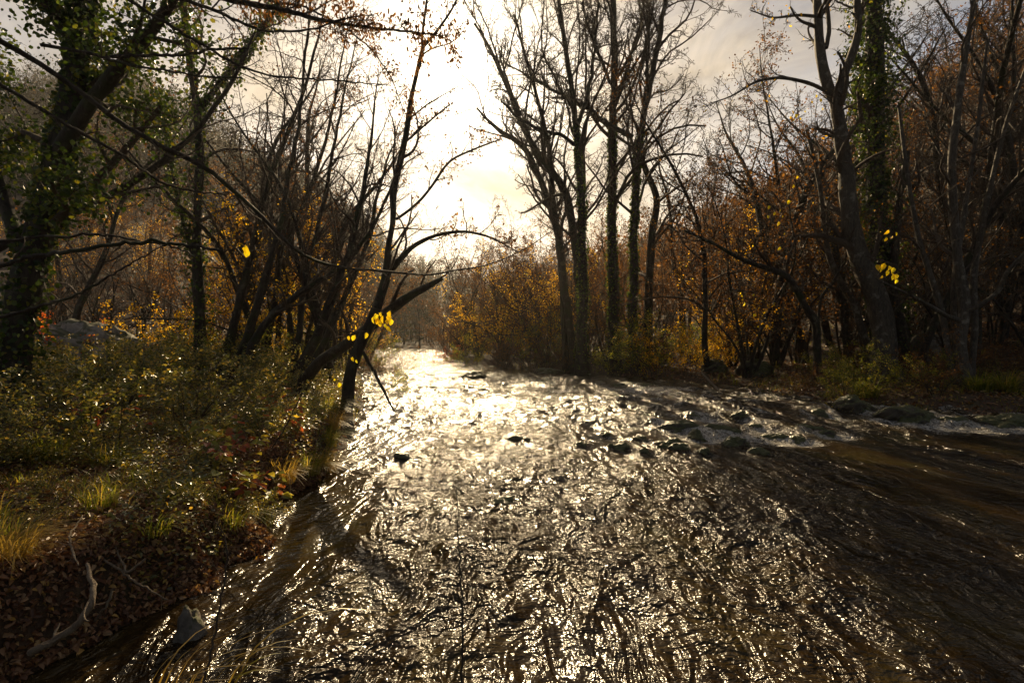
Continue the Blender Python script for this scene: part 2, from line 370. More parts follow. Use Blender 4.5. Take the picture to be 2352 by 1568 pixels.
R_(2190, 975, 80, .14, 'W', 'small wet boulder between the two broad boulders of the right bank', .6)

for j, (px, py, w_, h_) in enumerate([(1390, 1000, 40, .07), (1470, 1008, 46, .08), (1500, 975, 50, .08), (1600, 1000, 40, .10), (1615, 1040, 44, .08), (1735, 985, 44, .10), (1745, 1038, 50, .07), (1830, 1008, 44, .07), (1480, 1040, 40, .08), (1590, 968, 44, .09), (1335, 1022, 38, .05), (1880, 960, 44, .10), (1280, 905, 50, .06), (1180, 912, 40, .05), (1700, 965, 46, .09), (1900, 995, 40, .08), (1110, 905, 34, .07)]):
    R_(px, py, w_, h_, 'W', 'small wet stone among the broken white water of the rapids', .7); ROCKS[-1]['group'] = 'small stones in the rapids'

# ------------------------------------------------------------------ ground sheet
def grid_sheet(name, mtl, ys, ss, off, zf, extra=None):
    Y, S = np.meshgrid(ys, ss, indexing='ij'); X = (Y + off) * S
    mb = MB(); Z, A = zf(X, Y)
    nr, nc = X.shape; i = np.arange(nr - 1)[:, None] * nc + np.arange(nc - 1)[None]
    q = np.stack([i, i + 1, i + nc + 1, i + nc], -1).reshape(-1, 4)
    mb.add(np.stack([X, Y, Z], -1).reshape(-1, 3), q, a=A.ravel())
    return mb.obj(name, mtl)
ys = np.concatenate([np.linspace(-3, 1.5, 60)[:-1], np.geomspace(1.5, 320, 560)])
ss = np.sinh(np.linspace(-1, 1, 760) * 1.6) / np.sinh(1.6) * 2.2
g = grid_sheet('ground', M_GROUND, ys, ss, 4.0, lambda X, Y: (ground_z(X, Y), np.full(X.shape, .5)))
tag(g, kind='structure')

# ------------------------------------------------------------------ water
def watermat():
    m, nt, o = mat('river_water'); g = nt.nodes.new('ShaderNodeNewGeometry'); v = g.outputs['Position']
    foam = attr(nt, 'var'); turb = attr(nt, 'turb')
    nb = noise(nt, mapping(nt, v, (1, .7, 1)), 1.1, 4, .6, .5)
    c = ramp(nt, nb, [(.35, (.008, .005, .002)), (.5, (.028, .017, .006)), (.62, (.046, .033, .011)), (.75, (.024, .024, .006))])
    w0 = noise(nt, mapping(nt, v, (1.0, .5, 1), (0, 0, .2)), 3.2, 3, .55, 1.6)
    w1 = noise(nt, mapping(nt, v, (.72, 1.0, 1), (0, 0, .5)), 9, 2, .55, 1.8)
    w2 = noise(nt, mapping(nt, v, (.75, 1.0, 1), (0, 0, .2)), 25, 1, .5, 1.4)
    h = math_(nt, 'ADD', math_(nt, 'MULTIPLY', w1, .78), math_(nt, 'MULTIPLY', w2, .19)); h = math_(nt, 'ADD', h, math_(nt, 'MULTIPLY', w0, 2.8))
    h = math_(nt, 'MULTIPLY', h, math_(nt, 'ADD', math_(nt, 'MULTIPLY', turb, .85), .15))
    nrm = bump(nt, h, 1.0, .075)
    b = nt.nodes.new('ShaderNodeBsdfPrincipled'); L(nt, c, b.inputs['Base Color']); b.inputs['Roughness'].default_value = .17
    b.inputs['IOR'].default_value = 1.33; L(nt, nrm, b.inputs['Normal'])
    f = nt.nodes.new('ShaderNodeBsdfPrincipled'); f.inputs['Base Color'].default_value = (.75, .73, .68, 1); f.inputs['Roughness'].default_value = .5
    L(nt, nrm, f.inputs['Normal'])
    fn = noise(nt, mapping(nt, v, (1, .7, 1)), 16, 6, .8, 1.5); fm = math_(nt, 'MULTIPLY', math_(nt, 'SUBTRACT', math_(nt, 'ADD', foam, math_(nt, 'MULTIPLY', math_(nt, 'SUBTRACT', fn, .5), 3.2)), .75), 2.0, True)
    x = nt.nodes.new('ShaderNodeMixShader'); L(nt, math_(nt, 'MULTIPLY', fm, .7), x.inputs[0]); L(nt, b.outputs[0], x.inputs[1]); L(nt, f.outputs[0], x.inputs[2])
    L(nt, x.outputs[0], o.inputs[0]); return m
M_WATER = watermat()
TURB = {}
def water_z(X, Y):
    wx = X + .5 * pn(X * .5, Y * .35, 1); wy = Y + .7 * pn(X * .4, Y * .3, 2)
    rapid = sstep(8.0, 10.5, Y) * (1 - sstep(19, 22, Y))
    calm = np.exp(-(((X + 2.1) / 1.3) ** 2 + ((Y - 9.2) / 1.9) ** 2))
    calm2 = sstep(20, 23.5, Y) * (1 - .5 * sstep(34, 42, Y))
    turb = np.clip(.60 + .30 * rapid - .6 * calm - .8 * calm2 + .85 * fbm(X * .55, Y * .28, 4, 9), .12, 1.15)
    turb *= .45 + .55 * sstep(0, 1.2, X + 2.3)
    z = .055 * pn(wx * .9, wy * .55, 3) + .035 * pn(wx * 2.1, wy * 1.2, 4) + .022 * (1 - 2 * np.abs(pn(wx * 3.6, wy * 2.2, 5))) + .014 * pn(wx * 4.5 + wy * 3.5, wy * 7 - wx * 2, 6) + .007 * pn(wx * 10 + wy * 5, wy * 15 - wx * 4, 7)
    z = z * turb
    ridge = (1 - np.abs(pn(wx * 1.3 + .4 * Y, wy * .9, 12))) ** 3
    z += (.07 * ridge + .035 * pn(wx * 4, wy * 3, 14)) * rapid
    foam = (.3 + .75 * sstep(.5, 3.5, X)) * rapid * (1 - sstep(13, 18, Y)) * ridge ** 1.3
    for r in ROCKS:
        d = np.hypot((X - r['x']) / (r['w'] * .62), (Y - r['y']) / (r['w'] * .5)); dn = np.hypot((X - r['x'] - .1) / (r['w'] * .8), (Y - r['y'] + r['w'] * .7) / (r['w'] * .75))
        if r['y'] > 7 and r['h'] < .2: z += .05 * np.exp(-d * d); z -= .045 * np.exp(-dn * dn)
        if 8 < r['y'] < 17 and r['x'] > 1: foam = foam + .8 * np.exp(-(dn * 1.0) ** 2)
        elif r['y'] < 20: foam = foam + .10 * np.exp(-(dn) ** 2)
    z += .16 * sstep(9.2, 11.4, Y + .7 * pn(X * .6, Y * .1, 15)) * .7
    ws = np.exp(-(((X - 7.0) / 1.5) ** 2 + ((Y - 9.0) / .65) ** 2)); foam += .12 * ws; z += .04 * ws * pn(X * 5, Y * 5, 2)
    TURB['t'] = turb
    return z, np.clip(foam, 0, 1)
ys = np.concatenate([np.linspace(-3, 1.6, 20)[:-1], np.geomspace(1.6, 90, 900)])
ss = np.sinh(np.linspace(-1, 1, 720) * 1.1) / np.sinh(1.1) * 1.45
w = grid_sheet('river_water', M_WATER, ys, ss, 3.6, water_z)
at = w.data.attributes.new('turb', 'FLOAT', 'POINT'); at.data.foreach_set('value', TURB['t'].ravel().astype(np.float32))
tag(w, kind='structure')

# ------------------------------------------------------------------ rocks
def rock(r, i):
    import bmesh
    bm = bmesh.new(); bmesh.ops.create_icosphere(bm, subdivisions=5 if r['w'] > .4 else 4, radius=1)
    v = np.array([p.co[:] for p in bm.verts]); s = i * 3.7
    n = fbm(v[:, 0] * 1.1 + s, v[:, 1] * 1.1 + v[:, 2] * 1.3, 5, i % 7)
    n2 = np.abs(pn(v[:, 0] * 2.5 + s, v[:, 2] * 2.5 + v[:, 1] * 1.7, 4))
    v = v * (1 + .28 * n - .16 * n2)[:, None]
    v[:, 2] = np.sign(v[:, 2]) * np.abs(v[:, 2]) ** .8
    w2 = r['w'] * .5; hh = r['h'] + .12
    v = v * np.array([w2, w2 * r['squash'] * 1.3, hh])
    for p, c in zip(bm.verts, v): p.co = c
    me = bpy.data.meshes.new('boulder'); bm.to_mesh(me); bm.free()
    for f in me.polygons: f.use_smooth = True
    me.materials.append({'W': M_ROCKW, 'D': M_ROCKD, 'L': M_ROCKL}[r['kind']])
    o = bpy.data.objects.new('boulder', me); COL.objects.link(o)
    o.location = (r['x'], r['y'], r.get('z', -.13 + .10 * (r['y'] > 10))); o.rotation_euler = (0, 0, r.get('rz', (i * 1.3) % .6 - .3))
    return tag(o, r['label'], 'boulder', r.get('group', 'boulders in and along the river'))
for i, r in enumerate(ROCKS): rock(r, i)
for i, (px, py, d, wpx, h, kind, label) in enumerate([
        (2130, 790, 16.5, 74, .75, 'D', 'tall pale boulder on the leafy slope right of the forked tree'),
        (1735, 850, 17, 80, .35, 'W', 'mossy boulder half buried in the right bank behind the small inlet'),
        (1640, 845, 18, 60, .3, 'W', 'low mossy boulder left of the half buried boulder on the right bank'),
        (210, 755, 13, 230, .9, 'L', 'long pale sloping slab of sunlit limestone behind the left bank shrubs'),
        (110, 800, 11, 200, .35, 'L', 'flat pale sunlit stone slab below the sloping limestone slab'),
        (330, 790, 14, 110, .5, 'L', 'pale sunlit stone at the lower right end of the limestone slab')]):
    x = (px - 1176) / F * d; z = CAM_H + (HZ - py) / F * d
    o = rock(dict(x=x, y=d, w=wpx / F * d, h=h, kind=kind, label=label, squash=.6, z=min(z - h * .4, gz(x, d) + h * .35), rz=.1), 30 + i)
    if kind == 'L': o.rotation_euler = (0, radians(18), .2)

# ------------------------------------------------------------------ tree building
def tree_from(name, label, cat, group, stems, rng, lv=3, bark=M_BARK, twig=M_TWIG, rmin=.004, n=(7, 6, 5), lenf=(.42, .45, .45),
              ang=(.75, .8, .8), up=(.10, .05, .03), wander=.16, t0=.3, leaves=None, ivy=None, sides=9, extra=None):
    """stems: list of (points, radii). Makes root Empty > trunk, branches, leaves, ivy."""
    up = tuple(up) + (.02, .02); ang = tuple(ang) + (.7, .7)
    base = stems[0][0][0].copy(); root = thing(name, label, cat, tuple(base), group); kids = []
    tm = MB()
    for p, r in stems: tubes(tm, p[None], r[None], sides, bark=.22)
    kids.append(tm.obj('trunk', bark, root, base))
    Ks = (9, 6, 5, 4); bm_ = MB(); last = None; allb = []
    groups = {}
    for p, r in stems: groups.setdefault(len(p), []).append((p, r))
    for L_, gsel in groups.items():
        Pn = np.stack([a for a, _ in gsel]); R = np.stack([b for _, b in gsel])
        for k in range(lv):
            Pn, R = grow(Pn, R, n[k], t0 if k == 0 else .18, 1.0, ang[k], lenf[k], .5, Ks[k], wander * (1 + .25 * k), up[k], rng, rmin, taper=.45 if k == 0 else .5)
            tubes(bm_, Pn, R, (5, 4, 3, 3)[k]); allb.append((Pn, R))
    if lv: kids.append(bm_.obj('branches', twig, root, base))
    if leaves:
        for (lm, cnt, size, spread, flat, droop, lvl, wid) in (leaves if isinstance(leaves, list) else [leaves]):
            mb = MB(); sel = allb[lvl::lv] if lvl >= 0 else allb[lv - 1::lv]
            for Pn, R in sel: leaves_on(mb, Pn, R, max(1, cnt // len(sel)), size, spread, flat, droop, rng, wid)
            kids.append(mb.obj('leaves', lm, root, base))
    if ivy:
        lm, cnt, size, spread, hi = ivy; mb = MB()
        for p, r in (stems[:1] if hi < 1 else stems[:3]):
            K = len(p); M = cnt // (1 if hi < 1 else min(3, len(stems))); idx = np.zeros(M, int); t = rng.uniform(0, hi, M) ** .9
            c, T, rr = sample(p[None], r[None], idx, t); th = rng.uniform(0, 2 * pi, M); q = unit(np.cross(T, np.stack([np.cos(th), np.sin(th), np.zeros(M)], 1)))
            clump = np.clip(.5 + 1.3 * fbm(t * 14, th * .8, 3, 4), .15, 2)
            clump = clump * (1 - .85 * t / hi if hi < 1 else 1)
            c = c + q * (rr + spread * clump * rng.random(M) ** .7)[:, None]
            leaves_mb(mb, c, unit(q * .4 + np.array([0, 0, -.6]) + rng.normal(0, .5, (M, 3))), unit(q + rng.normal(0, .5, (M, 3))), size, .85, .2, rng)
        kids.append(mb.obj('ivy', lm, root, base))
    KIDS[root.name] = kids
    return root
def traced(pts, w, d, K=22, dd=0.0, wig=.0):
    """pts in photo pixels, w widths in photo pixels, d depth at foot, dd depth change to the tip."""
    n = len(pts); q = [P(px, py, d + dd * i / (n - 1)) for i, (px, py) in enumerate(pts)]
    ws = np.interp(np.linspace(0, 1, n), np.linspace(0, 1, len(w)), w)
    r = [a / F * (d + dd * i / (n - 1)) * .5 for i, a in enumerate(ws)]
    return resample(q, r, K, wig)
def rg(s): return np.random.default_rng(s)
def foot(st, flare=1.35):
    """push the foot of a stem into the ground."""
    p, r = st; z = gz(p[0, 0], p[0, 1]); p = p.copy(); r = r.copy()
    p[0, 2] = z - .12; r[0] *= flare; r[1] *= 1 + (flare - 1) * .4
    return p, r

# --- big ivy clad tree at the left edge
st = [foot(traced([(15, 985), (22, 850), (62, 640), (112, 470), (152, 320), (190, 130), (215, -60), (235, -240)], [70, 62, 54, 48, 42, 34], 6.2, 30, .5)),
      traced([(140, 350), (215, 235), (300, 140), (360, 70), (408, 0), (450, -90)], [30, 30, 26, 22, 18], 6.3, 22, -.6),
      traced([(70, 600), (30, 520), (10, 440), (-40, 300), (-80, 120)], [30, 26, 22, 18], 6.3, 22, .5),
      traced([(190, 130), (130, 40), (80, -60), (20, -150)], [24, 20, 14], 6.6, 22, -.5)]
tree_from('ivy_clad_tree', 'thick dark leaning tree wrapped in green ivy at the left edge of the picture', 'tree', 'ivy clad trees', st, rg(3), rmin=.004,
          n=(9, 6, 5), t0=.25, leaves=[(M_IVY, 14500, .058, .16, .1, .6, 1, .75)], ivy=(M_IVY, 3600, .062, .17, .97), sides=14)
# --- a limb that leans across behind it
st = [foot(traced([(-60, 640), (133, 503), (233, 463), (320, 413), (400, 357), (450, 310), (540, 215), (600, 120)], [22, 17, 15, 12, 8], 7.2, 26, 1.0), 1.0)]
st[0][0][0] = P(-140, 700, 7.2)
# --- forked tree on the near left bank
st = [foot(traced([(792, 985), (800, 880), (812, 820), (832, 780), (860, 730), (872, 690), (884, 650), (893, 622), (888, 590), (899, 530), (908, 505), (901, 467), (917, 383), (934, 317), (944, 233), (960, 167), (972, 115)],
                 [30, 27, 26, 25, 25, 22, 20, 18, 14, 13, 13, 13, 14, 13, 11, 9, 8], 8.7, 40, .3), 1.5),
      traced([(972, 115), (970, 93), (977, 43), (984, -10), (996, -90)], [7, 6, 5, 4], 9.0, 16, .1),
      traced([(972, 115), (997, 87), (1030, 43), (1052, 5), (1080, -70)], [7, 6, 4, 3], 9.0, 16, -.1),
      traced([(893, 625), (917, 600), (950, 563), (1000, 540), (1067, 530), (1130, 545), (1190, 580)], [13, 12, 9, 7, 5, 2], 8.95, 22, -.8),
      traced([(940, 322), (975, 292), (1010, 262), (1034, 243)], [5, 4, 3], 9.0, 16, -.2),
      traced([(910, 505), (960, 470), (1000, 420), (1030, 370), (1100, 340), (1150, 322)], [6, 6, 5, 3], 9, 18, .4)]
tree_from('forked_tree', 'slender crooked tree rising from the water edge of the left bank with sunlit upper stem', 'tree', None, st, rg(5), rmin=.0032, lv=4, n=(11, 6, 4, 3),
          lenf=(.26, .42, .45, .5), t0=.3, leaves=[(M_BROWN, 900, .055, .05, 0, .5, 2, .5)], sides=12, bark=M_BARK, up=(.14, .05, .02))
st = [foot(traced([(690, 884), (733, 830), (784, 799), (844, 756), (894, 713), (934, 683), (984, 657), (1014, 640)], [26, 25, 25, 24, 22, 16, 9], 9.6, 26, -1.2), 1.2)]
tree_from('leaning_tree', 'dark broken trunk leaning right across the crooked tree on the left bank', 'tree', None, st, rg(6), rmin=.003, n=(6, 4, 4), lenf=(.3, .4, .4), t0=.2, sides=12, up=(.2, .1, .03))

# --- multi stem clump, left middle
st = [foot(traced([(455, 890), (461, 757), (455, 640), (453, 523), (462, 400), (460, 267), (440, 140), (425, 0), (420, -100)], [26, 24, 20, 18, 17, 14, 9], 12.5, 32, .3)),
      traced([(460, 262), (500, 205), (540, 160), (590, 90), (650, 10)], [12, 12, 10, 6], 12.8, 20, -.3),
      traced([(455, 620), (420, 500), (395, 380), (370, 200)], [9, 8, 7, 4], 12.6, 20, .5)]
tree_from('ivy_clad_tree', 'upright ivy wrapped tree in the thicket right of the big left tree', 'tree', 'ivy clad trees', st, rg(8), n=(9, 6, 5), lenf=(.3, .45, .45),
          ivy=(M_IVY, 5200, .075, .34, 1.0), leaves=[(M_BROWN, 700, .07, .08, 0, .4, 2, .6)], t0=.35, rmin=.005)
LSTEMS = [([(503, 880), (533, 757), (560, 657), (573, 600), (600, 480), (640, 360), (700, 220), (740, 60)], [20, 18, 14, 11, 6], 12.3, 'second stem from the left in the leaning clump of the left bank'),
          ([(522, 880), (567, 776), (610, 657), (617, 607), (647, 523), (665, 400), (690, 280), (712, 60)], [22, 19, 14, 11, 6], 11.9, 'leaning dark stem with a curve at mid height in the left bank clump'),
          ([(560, 860), (590, 760), (627, 723), (700, 663), (784, 618), (850, 540), (900, 430)], [20, 18, 15, 12, 6], 11.2, 'low slanting stem reaching right towards the crooked tree'),
          ([(660, 878), (687, 790), (690, 710), (710, 600), (745, 470), (770, 330), (800, 190)], [18, 15, 12, 9, 5], 11.8, 'slim grey stem behind the foot of the leaning broken trunk'),
          ([(675, 872), (727, 776), (767, 673), (800, 590), (830, 470), (850, 360), (862, 250)], [23, 20, 16, 11, 5], 11.2, 'stout dark stem leaning right beside the leaning broken trunk'),
          ([(700, 880), (742, 790), (790, 690), (812, 640), (850, 545), (872, 430), (905, 330)], [16, 15, 12, 9, 4], 12.8, 'thin stem leaning right just left of the crooked tree'),
          ([(600, 870), (630, 700), (650, 560), (720, 430), (760, 290), (790, 130)], [14, 12, 9, 5], 13.5, 'thin dark stem in the middle of the left bank clump')]
for i, (pts, w_, d, lab) in enumerate(LSTEMS):
    tree_from('bare_tree', lab, 'tree', 'leaning stems on the left bank', [foot(traced(pts + [(pts[-1][0] + (pts[-1][0] - pts[-2][0]) * .8, pts[-1][1] + (pts[-1][1] - pts[-2][1]) * .8)], w_ + [1.2], d, 30, .6, .012))], rg(20 + i), lv=4, n=(20, 7, 4, 3), lenf=(.28, .42, .45, .5), t0=.22, ang=(.5, .6, .7),
              up=(.12, .08, .03), rmin=.0032, leaves=[(M_BROWN, 500, .055, .05, 0, .5, 2, .6)] if i % 2 else None)

# --- tall bare trees right of centre
CST = [([[(1332, 850), (1340, 650), (1334, 467), (1330, 400), (1324, 300), (1310, 200), (1294, 83), (1277, -40), (1262, -180)], [30, 24, 19, 17, 15, 11, 7]],
        [[(1324, 293), (1352, 217), (1367, 100), (1375, -40)], [11, 9, 6, 4]], [[(1318, 335), (1290, 312), (1240, 302), (1190, 275), (1150, 230)], [9, 8, 6, 3]], 20, 'tall bare tree forking low with an arching left limb, leftmost of the tall group'),
       ([[(1412, 840), (1408, 650), (1404, 467), (1407, 300), (1410, 167), (1407, 0), (1402, -180)], [34, 28, 23, 21, 18, 11]],
        [[(1410, 250), (1440, 160), (1470, 60), (1485, -60)], [9, 8, 5, 3]], [[(1408, 210), (1370, 120), (1340, 40), (1330, -60)], [8, 7, 4, 3]], 21, 'tall straight bare tree with ivy at its foot, middle of the tall group'),
       ([[(1450, 840), (1455, 650), (1457, 483), (1467, 333), (1490, 200), (1517, 67), (1532, -40), (1545, -160)], [28, 22, 19, 17, 13, 7]],
        [[(1452, 318), (1400, 293), (1350, 253), (1284, 217), (1217, 180), (1160, 150)], [12, 12, 9, 6, 3]], [[(1462, 350), (1478, 260), (1486, 120), (1500, 0)], [9, 8, 5, 3]], 20.3, 'tall pale bare tree leaning right with a long limb crossing to the left')]
for i, (a, b, c, d, lab) in enumerate(CST):
    a[1][:] = [w * .8 for w in a[1]]
    st = [foot(traced(a[0], a[1], d, 34, .3, .02), 1.5), traced(b[0], b[1], d + .2, 24, .8, .02), traced(c[0], c[1], d + .1, 24, -1.2, .02)]
    tree_from('bare_tree', lab, 'tree', 'tall bare trees right of the river', st, rg(40 + i), lv=4, n=(26, 9, 6, 4), lenf=(.30, .44, .46, .5), ang=(.55, .7, .7, .7), up=(.12, .08, .04, .02), t0=.3, rmin=.0085,
              ivy=(M_IVY, 2300, .08, .12, .5), bark=M_BARK if i < 2 else M_BARKG)
st = [foot(traced([(1490, 830), (1488, 700), (1497, 520), (1514, 460), (1484, 400), (1464, 340)], [20, 18, 16, 14, 12], 21.5, 26, .0))]
tree_from('bare_tree', 'crooked bare trunk with an elbow bend behind the tall pale tree', 'tree', None, st, rg(50), n=(7, 5, 4), t0=.3, rmin=.007)
for i, (pts, w_, lab) in enumerate([
        ([(1345, 840), (1320, 560), (1300, 433), (1250, 373), (1200, 300), (1160, 187), (1137, 133), (1090, 60)], [20, 17, 14, 11, 5], 'bare tree leaning far left over the river in front of the tall group'),
        ([(1320, 840), (1280, 520), (1234, 400), (1210, 340), (1150, 307), (1122, 285), (1095, 250)], [18, 15, 12, 9, 4], 'lower bare tree reaching left over the river with zigzag tip'),
        ([(1300, 830), (1290, 620), (1270, 440), (1255, 300), (1215, 160), (1180, 40)], [15, 13, 9, 5], 'thin upright bare tree at the left side of the tall group')]):
    tree_from('bare_tree', lab, 'tree', None, [foot(traced(pts, w_, 21 + i * .5, 28, -1.0, .02))], rg(60 + i), lv=4, n=(24, 9, 5, 4), lenf=(.30, .44, .46, .5), ang=(.65, .7, .7, .7), up=(.18, .08, .03, .02), t0=.35, rmin=.0075)

# --- hero trees on the right bank
st = [foot(traced([(2030, 872), (2031, 757), (2015, 683), (1978, 607), (1951, 523), (1941, 400), (1928, 317), (1916, 233)], [58, 46, 45, 42, 36, 31, 28, 24], 13.8, 36, .5), 1.5),
      traced([(1918, 240), (1901, 217), (1886, 165), (1878, 117), (1871, 0), (1868, -140)], [24, 24, 21, 18, 12], 14.3, 24, .3),
      traced([(1918, 240), (1921, 207), (1951, 133), (1968, 83), (1961, 0), (1975, -140)], [20, 19, 17, 15, 11], 14.3, 24, -.3),
      traced([(1905, 220), (1860, 195), (1790, 180), (1730, 190), (1680, 225), (1630, 240)], [8, 8, 6, 4, 2], 14.2, 20, -1.0),
      traced([(1892, 115), (1900, 80), (1896, 30), (1880, -60)], [10, 9, 8, 5], 14.4, 18, .4),
      traced([(1884, 45), (1830, 40), (1770, 48), (1720, 30)], [8, 6, 4, 2], 14.4, 18, .8)]
tree_from('forked_tree', 'large grey barked tree forking high up on the right bank', 'tree', None, st, rg(70), lv=3, n=(12, 6, 5), lenf=(.3, .45, .45), t0=.35, rmin=.005, bark=M_BARKG, sides=16,
          leaves=[(M_YELLOW, 140, .08, .1, 0, .8, 1, .5)])
st = [foot(traced([(2050, 850), (2035, 680), (2011, 500), (2005, 300), (2005, 133), (1998, 0), (1990, -150)], [44, 40, 37, 36, 34, 24], 16.5, 34, .2))]
tree_from('ivy_clad_tree', 'massive dark ivy wrapped trunk right behind the large grey forked tree', 'tree', 'ivy clad trees', st, rg(71), n=(9, 6, 5), lenf=(.2, .45, .45), t0=.45, rmin=.006, ivy=(M_IVY, 9500, .09, .55, 1.0),
          leaves=[(M_IVY, 3500, .09, .12, 0, .4, 1, .8)], sides=14)
st = [foot(traced([(2008, 830), (1985, 770), (1971, 745), (1966, 692), (1935, 663), (1901, 590), (1893, 523), (1880, 420), (1850, 300)], [18, 17, 16, 14, 12, 10, 7], 14.6, 30, .3))]
tree_from('bare_tree', 'slim pale stem curving left out of the foot of the grey forked tree', 'tree', None, st, rg(72), n=(9, 5, 4), lenf=(.25, .45, .45), t0=.4, rmin=.005, bark=M_BARKG)
st = [foot(traced([(1880, 855), (1876, 790), (1876, 735), (1848, 706), (1832, 670), (1815, 638), (1775, 618), (1728, 608), (1690, 590), (1640, 560), (1570, 530)], [18, 17, 16, 16, 14, 13, 10, 8, 5], 14.8, 32, -1.0)),
      traced([(1878, 740), (1885, 680), (1910, 650), (1940, 600)], [6, 5, 3], 14.8, 18, -.3)]
tree_from('bare_tree', 'crooked dark tree bending sharply left over the small inlet', 'tree', None, st, rg(73), n=(12, 6, 5), lenf=(.28, .45, .45), t0=.35, rmin=.005)
for i, (pts, w_, d, lab) in enumerate([
        ([(1955, 860), (1940, 740), (1930, 640), (1905, 500), (1880, 350)], [19, 17, 14, 8], 17, 'straight dark stem between the crooked tree and the grey forked tree'),
        ([(2090, 850), (2070, 760), (2045, 650), (2060, 500), (2080, 350)], [26, 22, 17, 10], 16, 'dark stem leaning against the right side of the grey forked tree')]):
    tree_from('bare_tree', lab, 'tree', None, [foot(traced(pts, w_, d, 26, .3, .02))], rg(80 + i), n=(10, 5, 5), lenf=(.3, .45, .45), t0=.3, rmin=.006)
st = [foot(traced([(2218, 885), (2205, 800), (2200, 760), (2222, 716), (2200, 620), (2190, 520), (2180, 380), (2200, 200), (2230, 0)], [30, 26, 22, 18, 16, 9], 12.5, 32, .5)),
      foot(traced([(2195, 885), (2175, 790), (2160, 700), (2110, 560), (2080, 400), (2060, 250)], [15, 13, 10, 6], 12.6, 28, .7)),
      foot(traced([(2210, 885), (2190, 780), (2188, 660), (2210, 500), (2240, 300), (2260, 100)], [14, 12, 9, 6], 12.8, 28, .7)),
      foot(traced([(2228, 885), (2240, 760), (2232, 640), (2260, 480), (2300, 300), (2352, 150)], [16, 14, 10, 6], 12.8, 28, .9)),
      traced([(2222, 716), (2260, 695), (2295, 668), (2312, 620), (2352, 583), (2400, 520)], [10, 10, 9, 7, 5], 12.6, 20, -1.0),
      traced([(2200, 735), (2168, 723), (2130, 700), (2101, 683), (2065, 666), (2010, 640)], [11, 10, 8, 6, 4], 12.6, 20, -.7)]
tree_from('multi_stem_tree', 'many stemmed bare tree fanning up from one stool at the right bank', 'tree', None, st, rg(90), n=(9, 6, 5), lenf=(.3, .45, .45), t0=.3, rmin=.005, bark=M_BARKG)

# ------------------------------------------------------------------ overhanging foreground branches from the left
def branch(label, pts, w_, d, dd, seed, n=(9, 4, 3), leaves=None, t0=.12, lenf=(.16, .4, .4), rmin=.0022, mat_=M_BARK, name='overhanging_branch', cat='branch', group='branches overhanging from the left'):
    p, r = traced(pts, w_, d, 44, dd, .004)
    return tree_from(name, label, cat, group, [(p, r)], rg(seed), n=n, lenf=lenf, t0=t0, rmin=rmin, bark=mat_, twig=M_TWIG, leaves=leaves, sides=8, up=(.05, .03, .02), ang=(.7, .7, .7))
branch('long sagging branch from the upper left edge down across the crooked tree', [(-60, 70), (0, 93), (97, 143), (167, 200), (233, 250), (317, 310), (393, 350), (460, 370), (520, 420), (567, 467), (633, 523), (663, 567), (710, 597), (784, 617), (910, 623), (970, 638), (1037, 620), (1117, 613), (1194, 580), (1264, 533)],
       [14, 13, 12, 12, 12, 11, 11, 11, 9, 9, 8, 7, 7, 6, 5, 4, 4, 3, 2, 2], 3.2, 2.2, 100, n=(22, 5, 4))
branch('sagging branch below the long branch at the upper left', [(-50, 165), (0, 193), (100, 253), (193, 310), (283, 357), (340, 400), (400, 433), (520, 450)], [9, 9, 8, 7, 6, 5, 3], 3.4, .8, 101)
branch('level bare branch crossing the left trunk at mid height with one yellow leaf', [(-60, 635), (0, 612), (67, 590), (200, 573), (283, 557), (360, 557), (440, 565), (512, 577)], [11, 10, 10, 9, 8, 8, 6], 2.3, .1, 102, n=(4, 2, 2), lenf=(.12, .3, .3))
branch('thin branch running just above the level bare branch', [(-50, 562), (0, 555), (120, 542), (200, 540), (245, 538), (300, 551), (400, 566), (450, 590)], [7, 6, 5, 3], 2.5, .2, 103, n=(4, 2, 2), lenf=(.12, .3, .3))
branch('thin branch rising from the left edge below the level bare branch', [(-60, 742), (0, 727), (83, 707), (187, 673), (273, 623), (327, 593), (380, 560)], [9, 8, 6, 4, 2], 2.6, .2, 104, n=(5, 3, 2))
branch('bare branch descending from the top edge left of centre', [(255, -40), (290, 0), (350, 37), (433, 87), (500, 123), (553, 157), (633, 180), (784, 190), (900, 200)], [8, 8, 7, 6, 5, 4, 2], 4.0, .8, 105, n=(24, 7, 5), lenf=(.2, .42, .42))
branch('bare bough along the top edge with many fine twigs', [(300, -20), (433, 7), (500, 30), (547, 53), (617, 80), (720, 75), (790, 48), (860, 40)], [8, 8, 7, 5, 4, 2], 4.5, .8, 106, n=(26, 7, 5), lenf=(.2, .42, .42))
branch('bough with hanging brown leaves crossing the top left of the bright sky', [(440, -20), (500, 0), (567, 13), (650, 27), (733, 50), (784, 60), (867, 72), (950, 80), (1034, 90)], [14, 13, 12, 11, 9, 7, 6, 4, 2], 5.0, .6, 107, n=(20, 6, 4), lenf=(.2, .45, .4),
       leaves=[(M_BROWN, 1500, .05, .05, 0, 1.2, 2, .4)])
branch('slack branch level with the ivy at the upper left', [(100, 108), (133, 113), (217, 128), (300, 153), (367, 163), (467, 180), (560, 182)], [8, 7, 5, 3], 4.8, .3, 108)
branch('short broken branch pointing right above the slack branch', [(260, 135), (320, 133), (433, 130), (500, 117), (575, 117)], [8, 7, 6, 5], 5.2, .3, 109, n=(3, 3, 2))
branch('thick leaning bough rising right behind the big left tree', [(-60, 600), (60, 540), (133, 503), (233, 463), (320, 413), (400, 357), (450, 310), (540, 190), (590, 80)], [17, 16, 15, 15, 12, 9, 5], 7.0, 1.2, 110, n=(14, 5, 4))
